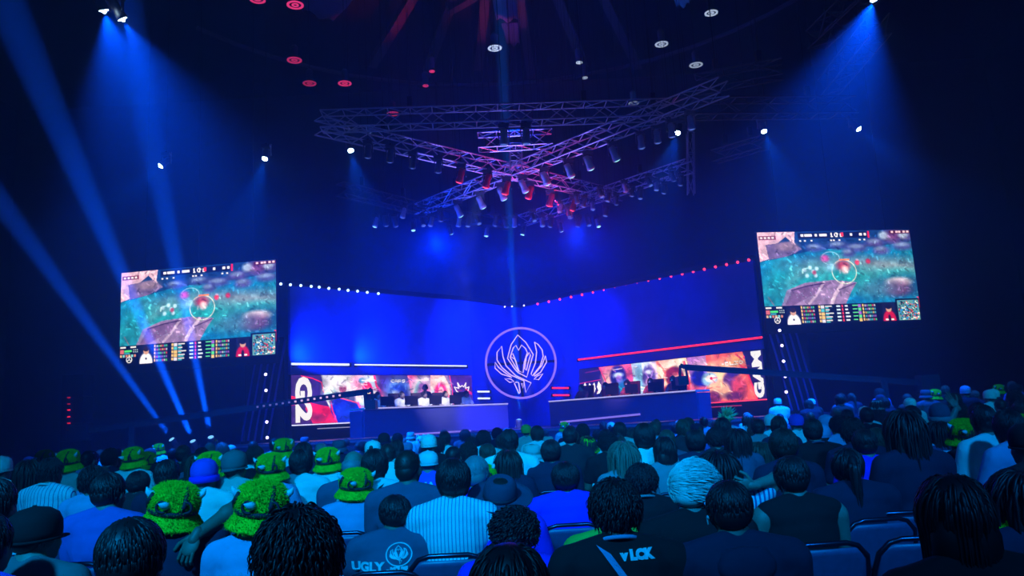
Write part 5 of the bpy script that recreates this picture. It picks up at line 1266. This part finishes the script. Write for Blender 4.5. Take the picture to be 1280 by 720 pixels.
C_(986, 569, 44, 'spectator in black tank top with short dark hair and bare shoulders', body='tank', hair='short', shirt='black', var=1)
C_(1056, 560, 37, 'spectator with a long black ponytail and navy T-shirt', body='broad', hair='tail', shirt='navy', skin=1)
C_(1183, 590, 92, 'spectator with large sleek black head of hair near the bottom on the GAM side', body='broad', hair='bob', shirt='black', dmul=1.05)
C_(1284, 668, 92, 'spectator in fuzzy green hat cut by the bottom corner', body='man', hat='fur', shirt='navy', hair='crop', tilt=.3)
C_(1268, 586, 74, 'spectator in navy jacket with long dark hair at the edge', body='jacket', hair='wavy', shirt='navy')
C_(1280, 528, 56, 'spectator in black cap and black jacket at the edge', body='jacket', hat='capb', hatm=SH['black'], hair='short', shirt='black', dmul=1.3)
C_(706, 575, 39, 'spectator with thick dark hair and plain royal blue T-shirt on the folding chair', body='broad', hair='mop', shirt='royal')
C_(565, 570, 48, 'spectator with thick black hair and pale shirt with fine stripes', body='lean', hair='mop', shirt='pinw', dmul=1.0)
C_(444, 587, 50, 'spectator in fuzzy green hat and light blue T-shirt in front of the strap wearer', body='lean', hat='fur', shirt='sky', hair='crop', dmul=.98, hatside=.2)
C_(138, 590, 38, 'spectator with short dark hair and bright blue T-shirt', body='broad', hair='short', shirt='blue', dmul=1.0)
C_(118, 581, 34, 'spectator with dark hair and pale shirt just behind the bright blue T-shirt', body='man', hair='tousled', shirt='sky')
C_(65, 571, 26, 'spectator in light shirt with dark vertical stripes and a collar', body='broad', hair='tousled', shirt='pin', extras=(('collar', 'cyan'),), dmul=.88)
C_(38, 574, 30, 'spectator with long dark wavy hair behind the striped shirt', body='slim', hair='wavy', hcol='dark', shirt='black')
C_(4, 562, 24, 'spectator in white cap and white shirt at the edge', body='man', hat='capb', hatm=SH['white'], shirt='white', hair='short')
C_(57, 558, 20, 'spectator in fuzzy green hat with teal top, farthest of the green hats on that side', body='man', hat='fur', shirt='teal', hair='crop', dmul=.8)
C_(87, 560, 23, 'spectator in fuzzy green hat and pale shirt with a dark diagonal strap', body='man', hat='fur', shirt='teal', hair='crop', extras=(('strap', -1, 'navy'),), dmul=.72)
C_(168, 560, 24, 'spectator in fuzzy green hat and white T-shirt beside another tilted green hat', body='broad', hat='fur', shirt='white', hair='crop', dmul=.78)
C_(184, 566, 21, 'spectator in tilted fuzzy green hat next to a white T-shirt', body='slim', hat='fur', shirt='navy', hair='crop', tilt=.35, dmul=.85)
C_(199, 555, 16, 'spectator in small fuzzy green hat behind the tilted one', body='man', hat='fur', shirt='white', hair='crop')
C_(139, 557, 19, 'spectator with dark hair and bare neck in dark vest', body='tank', hair='tousled', shirt='navy', dmul=.9)
C_(149, 552, 14, 'spectator with smooth dark blue-lit hair near a pale bald shoulder', body='man', hair='buzz', shirt='slate')
C_(112, 562, 17, 'spectator in plain pale blue T-shirt with short hair', body='broad', hair='crop', shirt='sky')
C_(210, 574, 30, 'spectator with short dark hair right behind the big fuzzy green hat', body='man', hair='short', shirt='navy')
C_(257, 573, 29, 'spectator in violet beanie and white T-shirt', body='broad', hat='beanie', hatm=(SH['violet'], SH['royal']), shirt='white', hair='crop', dmul=.86, skin=1)
C_(294, 562, 25, 'spectator in dark teal cap worn backwards and teal T-shirt', body='broad', hat='capb', hatm=SH['olive'], shirt='teal', hair='crop', dmul=.82)
C_(314, 585, 22, 'spectator with curly dark hair low beside the teal T-shirt', body='slim', hair='curly', shirt='navy', dmul=.9)
C_(230, 553, 16, 'spectator in black vest over white sleeves with short hair', body='man', hair='short', shirt='black', extras=(('text', 'RIVAL', 0, .96, .06),), dmul=.9)
C_(253, 559, 18, 'spectator with dark hair right of the black vest', body='man', hair='tousled', shirt='char')
C_(263, 550, 13, 'spectator with grey-blue short hair and pale shirt', body='man', hair='crop', hcol='grey', shirt='cyan')
C_(278, 553, 14, 'spectator with long greyish hair between two pale shirts', body='slim', hair='long', hcol='grey', shirt='slate')
C_(289, 556, 13, 'spectator in small white cap', body='man', hat='cap', hatm=SH['white'], shirt='sky', hair='short')
C_(268, 543, 11, 'spectator in tiny fuzzy green hat far back near the floor beams', body='man', hat='fur', shirt='navy', hair='crop')
C_(317, 551, 12, 'spectator with dark hair and blue shirt beside a dark pair', body='man', hair='short', shirt='blue')
C_(339, 568, 37, 'spectator in fuzzy green hat with a plain dark band and cyan collar', body='man', hat='fur', shirt='sky', hair='crop', dmul=.85, hatside=.15)
C_(357, 565, 22, 'spectator in fuzzy green hat peeking behind a larger one', body='man', hat='fur', shirt='sky', hair='crop', tilt=.1)
C_(344, 544, 15, 'spectator with thick dark hair and white shirt', body='man', hair='mop', shirt='white')
C_(362, 548, 13, 'spectator in dark green cap and pale shirt', body='man', hat='cap', hatm=SH['green'], shirt='cyan', hair='short')
C_(377, 559, 26, 'spectator with thick dark hair and white T-shirt with small marks', body='broad', hair='mop', shirt='cyan', dmul=.85)
C_(391, 563, 15, 'spectator with dark hair and dark jersey with small pale lettering', body='man', hair='short', shirt='navy', extras=(('text', 'AXEL', 0, .97, .07),))
C_(410, 561, 30, 'spectator in fuzzy green hat with white shirt behind the black top', body='man', hat='fur', shirt='white', hair='crop', dmul=.82)
C_(414, 583, 34, 'spectator in tilted fuzzy green hat and black top', body='man', hat='fur', shirt='black', hair='crop', tilt=-.2, dmul=.95)
C_(443, 563, 27, 'spectator with balding round head and dark top', body='broad', hair='bald', hcol='grey', shirt='slate', dmul=1.0)
C_(469, 559, 29, 'spectator with thick black hair and pale shirt with a dark diagonal strap', body='broad', hair='mop', shirt='cyan', extras=(('strap', 1, 'black', .05),), dmul=.8)
C_(510, 563, 27, 'spectator with close-cropped hair and plain medium blue T-shirt', body='broad', hair='buzz', hcol='dark', shirt='slate', dmul=.85, skin=1)
C_(535, 563, 25, 'spectator in pale cyan cap and purple jersey with pale letters', body='man', hat='cap', hatm=SH['cyan'], shirt='violet', hair='crop', extras=(('text', 'UA', 0, .96, .11),))
C_(594, 570, 30, 'spectator with smooth greyish cap of hair and white strapped jersey', body='man', hair='crop', hcol='grey', shirt='royal', extras=(('strap', -1, 'white', .05),), dmul=.9)
C_(480, 541, 16, 'spectator in round dark beanie with a ring on it beside the small green hat', body='man', hat='beanie', hatm=(SH['char'], SH['navy']), shirt='white', hair='crop')
C_(495, 545, 14, 'spectator in fuzzy green hat above the dark beanie', body='man', hat='fur', shirt='sky', hair='crop')
C_(444, 551, 15, 'spectator in lime frog plush hat with round balls', body='man', hat='plush', hatm=M_lime, shirt='green', hair='crop', dmul=1.6)
C_(468, 549, 17, 'spectator in second lime frog plush hat beside the first', body='man', hat='plush', hatm=M_lime, shirt='green', hair='crop', dmul=1.6)
C_(381, 545, 14, 'spectator in dark bucket hat behind the white T-shirt', body='man', hat='bucket', hatm=SH['slate'], shirt='navy', hair='short')
C_(424, 550, 22, 'spectator in dark blue bucket hat behind the fuzzy green hats', body='man', hat='bucket', hatm=SH['slate'], shirt='navy', hair='short')
C_(526, 543, 17, 'spectator in round white plush hat near the desk', body='man', hat='plush', hatm=SH['white'], shirt='cyan', hair='crop', dmul=1.2)
C_(556, 539, 15, 'spectator with short dark hair and pale cyan shirt near the desk end', body='man', hair='short', shirt='cyan')
C_(585, 552, 24, 'spectator with bushy dark curly hair behind the greyish cap', body='man', hair='curly', hcol='dark', shirt='navy')
C_(604, 537, 19, 'spectator with dark hair and pale cyan T-shirt', body='man', hair='tousled', shirt='cyan')
C_(621, 534, 14, 'spectator with dark curly hair and black shirt right of the cyan T-shirt', body='man', hair='curly', shirt='black')
C_(636, 536, 21, 'spectator with dark hair and wide white T-shirt in the middle', body='broad', hair='short', var=1, shirt='white', dmul=.88)
C_(634, 562, 28, 'spectator with long dark glossy hair in front of the white T-shirt', body='slim', hair='long', hcol='dark', shirt='navy')
C_(648, 580, 26, 'spectator with dark hair tied round, behind the felt hat', body='slim', hair='bob', hcol='dark', shirt='black')
C_(657, 526, 13, 'spectator in dull green cap and cyan shirt nearest the stage in the middle', body='man', hat='cap', hatm=SH['green'], shirt='teal', hair='short')
C_(670, 553, 18, 'spectator with long dark hair and denim vest', body='slim', hair='wavy', hcol='dark', shirt='sky')
C_(688, 548, 28, 'spectator with thick dark hair and black jacket in the middle', body='broad', hair='mop', shirt='navy')
C_(733, 546, 34, 'spectator with long hair in a wide-brimmed bright green hat', body='slim', hat='straw', hatm=M_fur, shirt='cyan', hair='long', hcol='dark', tilt=.15)
C_(712, 533, 19, 'spectator with short dark hair and charcoal top before the stage', body='broad', hair='short', shirt='char')
C_(705, 528, 14, 'spectator in little fuzzy green hat before the stage', body='man', hat='fur', shirt='teal', hair='crop')
C_(756, 536, 16, 'spectator with dark hair and pale cyan shirt left of the light brown hair', body='man', hair='short', shirt='cyan')
C_(778, 551, 32, 'spectator with long straight light brown hair', body='slim', hair='long', hcol='light', shirt='grey')
C_(784, 541, 18, 'spectator in bright green bucket hat above the light brown hair', body='man', hat='bucket', hatm=M_fur, shirt='cyan', hair='crop')
C_(804, 527, 27, 'spectator with full dark hair and pale cyan T-shirt', body='broad', hair='mop', shirt='cyan', dmul=.9)
C_(829, 545, 29, 'spectator with dark bob and pale collar', body='slim', hair='bob', shirt='grey')
C_(868, 535, 25, 'spectator with round dark hair and navy T-shirt with a small pale print', body='broad', hair='mop', shirt='navy', extras=(('text', 'WORLD', 0, .97, .05),), dmul=.9)
C_(893, 534, 25, 'spectator with dark hair next to the small pale print, dark top', body='man', hair='tousled', shirt='char')
C_(919, 535, 26, 'spectator with long straight dark hair and dark shirt', body='slim', hair='long', shirt='slate')
C_(906, 512, 22, 'spectator in spiky pale green wig', body='man', hat='wig', hatm=M_hair['lime'], shirt='teal', hair=None)
C_(937, 519, 15, 'spectator in lime frog plush hat with an antenna ball', body='man', hat='plush', hatm=M_lime, shirt='cyan', hair='crop', dmul=1.5)
C_(963, 517, 18, 'spectator in round pale cyan cap', body='man', hat='cap', hatm=SH['cyan'], shirt='cyan', hair='crop')
C_(946, 524, 17, 'spectator with short dark hair and pale collar beside the cyan cap', body='man', hair='short', shirt='grey')
C_(948, 552, 24, 'spectator with long wavy brown hair behind the raised arm', body='slim', hair='wavy', hcol='brown', shirt='navy', dmul=.85)
C_(976, 533, 38, 'spectator with big tousled dark hair above the black tank top', body='man', hair='mop', hcol='dark', shirt='navy')
C_(994, 517, 18, 'spectator in dark blue cap with white sleeves', body='man', hat='cap', hatm=SH['violet'], shirt='white', hair='crop')
C_(1014, 523, 23, 'spectator with faded dark hair and black shirt with a pale neckline', body='broad', hair='short', var=1, shirt='black', extras=(('collar', 'slate'),), dmul=.95)
C_(1031, 518, 19, 'spectator in grey-blue cap behind the faded haircut', body='man', hat='cap', hatm=SH['sky'], shirt='blue', hair='crop')
C_(1032, 545, 17, 'spectator with small curly dark hair beside the black shirt', body='slim', hair='curly', shirt='slate')
C_(1018, 566, 22, 'spectator in pale shirt with fine dark stripes behind the tank top', body='broad', hair='short', shirt='pin', dmul=1.1)
C_(1063, 521, 31, 'spectator with dark curly hair and navy jersey lettered ALERIA', body='broad', hair='tousled', shirt='navy', extras=(('text', 'ALERIA', .04, .90, .10), ('text', 'PARIS', .01, .975, .035), ('text', 'S TEAM', 0, 1.02, .022)), dmul=1.0)
C_(1078, 536, 24, 'spectator in bright blue top behind the ALERIA jersey', body='broad', hair='short', shirt='royal', dmul=.8)
C_(1126, 512, 46, 'spectator with very long dark curly hair and navy shirt', body='jacket', hair='wavy', shirt='navy', dmul=1.0)
C_(1137, 504, 17, 'spectator with short dark hair and a diagonal strap behind the curly hair', body='man', hair='short', shirt='grey', extras=(('strap', 1, 'black'),), dmul=.9)
C_(1171, 500, 25, 'spectator in grey knitted beanie with a pale cuff', body='man', hat='beanie', hatm=(SH['slate'], SH['grey']), shirt='white', hair='mop')
C_(1170, 526, 22, 'spectator with long dark hair and widely striped T-shirt', body='broad', hair='long', hcol='dark', shirt='wide', dmul=.85)
C_(1202, 525, 42, 'spectator in fuzzy green hat with long dark hair below it', body='slim', hat='fur', shirt='black', hair='wavy', hatside=-.4, dmul=.97)
C_(1224, 493, 30, 'spectator with short dark hair and white shirt lettered thorn', body='broad', hair='short', shirt='white', extras=(('text', 'thorn', -.02, .93, .10, M_printd),), dmul=1.0)
C_(1256, 510, 38, 'spectator with thick black hair and pale denim shirt', body='man', hair='mop', shirt='sky', dmul=1.0)
C_(1218, 489, 22, 'spectator raising an open hand over the far rows', body='wave', hair='short', shirt='white')
C_(1235, 487, 14, 'spectator in white pointed cap in the far rows', body='man', hat='capb', hatm=SH['white'], shirt='white', hair='short')
C_(1247, 481, 15, 'spectator in fuzzy green hat, farthest near the edge', body='man', hat='fur', shirt='navy', hair='crop')
C_(1186, 483, 13, 'spectator in lime plush hat above the raised hand', body='man', hat='plush', hatm=M_lime, shirt='navy', hair='crop')
C_(1205, 480, 12, 'spectator in pale blue cap in the last rows', body='man', hat='cap', hatm=SH['sky'], shirt='navy', hair='crop')
C_(1132, 493, 12, 'spectator in tiny fuzzy green hat among dark heads', body='man', hat='fur', shirt='navy', hair='crop')
C_(1136, 497, 14, 'spectator in white cap just below the tiny green hat', body='man', hat='cap', hatm=SH['white'], shirt='cyan', hair='crop')
C_(1078, 496, 15, 'spectator in white tilted cap standing out of the far rows', body='man', hat='cap', hatm=SH['white'], shirt='cyan', hair='crop')
C_(1081, 503, 17, 'spectator with short dark hair and black T-shirt under the white tilted cap', body='broad', hair='short', shirt='black', dmul=1.0)

# empty folding chairs seen in the gaps
def empty_chair(px, ytop, d, label, rz=0.):
    k = (px-640)/FPX; p = at(px, ytop, d); chair((p.x, p.y+.2, 0), rz, label)
empty_chair(62, 616, 4.6, 'empty folding chair behind the striped light shirt', .05)
empty_chair(110, 628, 3.7, 'empty folding chair behind the plain black cap', .1)
empty_chair(167, 610, 5.2, 'empty folding chair right of the bright blue T-shirt', .05)
empty_chair(290, 668, 4.0, 'empty folding chair between the two big green hats', .0)
empty_chair(1137, 590, 5.6, 'empty folding chair behind the very long curly hair', -.05)
empty_chair(1128, 612, 4.9, 'empty folding chair nearer the large sleek head', -.05)
empty_chair(1150, 650, 4.0, 'empty folding chair tucked beside the large sleek head', -.05)
empty_chair(728, 606, 5.6, 'empty folding chair in front of the straight light brown hair', .0)
empty_chair(695, 612, 5.8, 'empty folding chair by the black jacket in the middle', .05)
empty_chair(1083, 598, 5.7, 'empty folding chair behind the ALERIA jersey', -.02)
empty_chair(1225, 596, 5.3, 'empty folding chair behind the green hat with long dark hair', -.02)

# ------------------------------------------------------------------ the farther rows
rr = random.Random(12)
WL = dict(short='short dark hair', tousled='tousled dark hair', mop='thick dark hair', curly='curly dark hair', long='long dark hair', bob='a dark bob', crop='cropped hair', tail='a ponytail')
rows = [(7.6, .72), (8.7, .74), (9.8, .70), (10.9, .70), (12.1, .68), (13.4, .68), (14.9, .70), (16.5, .72), (18.3, .78), (20.2, .82)]
nfill = 0
HT = ['short', 'tousled', 'mop', 'curly', 'long', 'bob', 'crop', 'short', 'tousled', 'mop', 'tail']
for d, sp in rows:
    x = -.70*d+rr.uniform(0, sp)
    while x < .68*d:
        X, Y = x+rr.uniform(-.12, .12), d+rr.uniform(-.2, .2); x += sp*rr.uniform(.8, 1.25)
        if any((X-a)**2+(Y-b_)**2 < .50**2 for a, b_ in PLACED): continue
        if rr.random() < .05 or nfill >= 200: continue
        if X < -5 and rr.random() < .25: continue
        fl = floor_at(X, Y)
        if abs(X-RX[0]) < .3: X = RX[0]+(.35 if X > RX[0] else -.35)
        px, py = proj((X, Y, 1.25+fl)); 
        q = rr.random(); hat = None; hatm = None; hl = ''
        hr = rr.choice(HT); sh_ = rr.choice(['cyan', 'white', 'navy', 'slate', 'sky', 'black', 'teal', 'char', 'blue', 'cream', 'navy', 'black'] if d < 14 else ['navy', 'slate', 'navy', 'sky', 'black', 'char', 'cyan', 'blue'])
        if q < .05: hat = 'fur'; hl = 'fuzzy green hat'
        elif q < .14: hat = 'cap'; k = rr.choice(['white', 'sky', 'navy', 'cyan']); hatm = SH[k]; hl = k.replace('sky', 'light blue')+' cap'
        elif q < .18: hat = 'bucket'; k = rr.choice(['slate', 'navy', 'teal']); hatm = SH[k]; hl = k+' bucket hat'
        elif q < .21: hat = 'beanie'; k = rr.choice(['slate', 'royal', 'grey']); hatm = SH[k]; hl = k+' beanie'
        bk = 'by the floor beams' if px < 340 else 'before the G2 wall' if px < 600 else 'before the ring emblem' if px < 720 else 'before the GAM wall' if px < 960 else 'below the GAM screen'
        rk = 'farther' if d > 13 else 'middle'
        sl = {'cyan': 'pale cyan', 'sky': 'light blue', 'char': 'charcoal', 'slate': 'slate blue', 'cream': 'cream'}.get(sh_, sh_)
        lab = '%s in %s top, %s rows %s' % (hl if hat else WL[hr], sl, rk, bk)
        w = 'person with ' if not hat else 'person in '
        person((X, Y, fl), .25*math.atan2(X, Y)+rr.uniform(-.15, .15), w+lab, body=rr.choice(['man', 'lean', 'broad', 'slim', 'man']), shirt=sh_, hair=hr, hcol=rr.choice(['black', 'black', 'dark', 'brown']), hat=hat, hatm=hatm, skin=rr.choice([0, 0, 1, 2]), var=rr.randrange(2),
               sc=(1, 1, rr.uniform(.93, 1.09)), group='crowd in the %s rows %s' % (rk, bk), full=False)
        nfill += 1
print('fill', nfill, 'placed', len(PLACED))

# ------------------------------------------------------------------ the players on stage
def player(px, side, label, shirt, back=.62, **kw):
    a, c_, nb = DK[side]; k = px-648; ab = (c_-a)
    a2 = a+nb*(back+.35)
    t = (a2.x*1000-k*a2.y)/((k*ab.y)-ab.x*1000); p = a2+ab*t
    face = -nb;  rz = math.atan2(-face.x, face.y)
    o = person((p.x, p.y, DZ+.1), rz, label, body='player', shirt=shirt, extras=(('headset',),), **kw)
    gc = empty('gaming_chair', (p.x, p.y, DZ), rz); gc.scale.z = 1.12; tag(gc, 'gaming chair of the '+label, 'chair')
    m = MB(); m.box((0, 0, .44), (.5, .5, .09)); m.build('seat', M_black, gc); m = MB(); m.beam((0, -.25, .48), (0, -.33, 1.22), .5, .09); m.build('backrest', mat('gaming_chair_red' if side > 0 else 'gaming_chair_dark', (.12, .01, .03) if side > 0 else (.05, .03, .06), .6), gc)
    m = MB(); m.tube([(0, 0, .08), (0, 0, .42)], .03, 8)
    for i in range(5): m.beam((0, 0, .09), (.3*math.cos(i*1.2566), .3*math.sin(i*1.2566), .04), .05, .04)
    m.build('base', M_steel, gc)
for px, l, h in ((473, 'player in white jersey and headset nearest the camera crane', 'short'), (503, 'second player in white jersey from the crane', 'crop'), (531, 'player in white jersey in front of the standing coach', 'short'), (557, 'fourth player in white jersey from the crane', 'crop'), (583, 'player in white jersey at the inner end of the desk', 'short')):
    player(px, -1, l, 'white', hair=h, hcol='brown' if px < 480 else 'dark')
for px, l, h in ((728, 'player in dark red jersey at the inner end of the desk', 'short'), (758, 'player in dark red jersey left of the blue portrait', 'mop'), (785, 'player in dark red jersey between the blue and silver portraits', 'tousled'), (814, 'player in dark red jersey between the silver and red-haired portraits', 'short'), (842, 'player in dark red jersey at the crane end of the desk', 'mop')):
    player(px, 1, l, 'jersey', hair=h)
# standing coach behind the white team: same build with straight legs
def standing():
    b = MB(); sh = .19
    b.ell((0, 0, 1.28), (.165, .105, .21)); b.ell((0, -.01, 1.40), (.18, .09, .08)); b.ell((0, 0, 1.08), (.15, .11, .16)); b.ell((0, 0, .94), (.17, .125, .11))
    H_ = V((0, .01, 1.62)); b.cap((0, -.01, 1.42), H_+V((0, -.02, -.05)), .06, .054); b.ell(H_+V((0, -.012, .025)), (.076, .096, .088), None, 18, 12); b.ell(H_+V((0, .035, -.035)), (.06, .062, .08)); b.cap(H_+V((0, .088, .005)), H_+V((0, .106, -.03)), .01, .015, 8)
    for s in (-1, 1):
        b.ell(H_+V((s*.079, 0, -.015)), (.01, .02, .032)); b.cap((s*sh*.9, -.01, 1.40), (s*.25, -.02, 1.12), .052, .04); b.cap((s*.25, -.02, 1.12), (s*.24, .10, .90), .04, .026)
        b.cap((s*.09, 0, .92), (s*.10, .02, .50), .088, .06); b.cap((s*.10, .02, .50), (s*.10, -.01, .10), .058, .04); b.cap((s*.10, -.02, .04), (s*.11, .15, .03), .038, .03)
    body = remeshed(b, .0125, 3); h = MB()
    for s in (-1, 1): fingers(h, (s*.24, .10, .90), (0, .3, -1), (-s, 0, 0), .3, s)
    body = join_meshes([(body, 0), (h.mesh('h', True), 0)], 'body'); body.materials.append(SKIN[0])
    t = MB(); t.ell((0, 0, 1.28), (.185, .125, .22)); t.ell((0, -.01, 1.40), (.195, .10, .09)); t.ell((0, 0, 1.06), (.175, .13, .17))
    for s in (-1, 1): t.cap((s*.05, -.01, 1.47), (s*.16, -.01, 1.43), .045, .055); t.cap((s*sh*.9, -.01, 1.40), (s*.25, -.02, 1.12), .066, .055); t.cap((s*.25, -.02, 1.12), (s*.24, .08, .94), .054, .042)
    shirt = remeshed(t, .0125, 3, name='jacket'); shirt.materials.append(SH['navy'])
    t = MB(); t.ell((0, 0, .94), (.18, .135, .12))
    for s in (-1, 1): t.cap((s*.09, 0, .92), (s*.10, .02, .50), .10, .078); t.cap((s*.10, .02, .50), (s*.10, 0, .10), .075, .06)
    tr = remeshed(t, .016, 2, name='trousers'); tr.materials.append(M_trs)
    t = MB()
    for s in (-1, 1): t.cap((s*.10, -.02, .05), (s*.11, .17, .04), .05, .038)
    so = t.mesh('shoes', True); so.materials.append(M_shoe); return body, shirt, tr, so, H_
ST = standing(); p = at(532, 500, 29.2); root = empty('person', (p.x, p.y, DZ), PI*.9); tag(root, 'coach standing in dark jacket and headset behind the players in white', 'person')
for nm, me in zip(('body', 'jacket', 'trousers', 'shoes'), ST[:4]): link_part(nm, me, root)
h = link_part('hair', get_hair('short'), root, M_hair['black']); h.location = ST[4]; h = link_part('headset', HSET, root); h.location = ST[4]
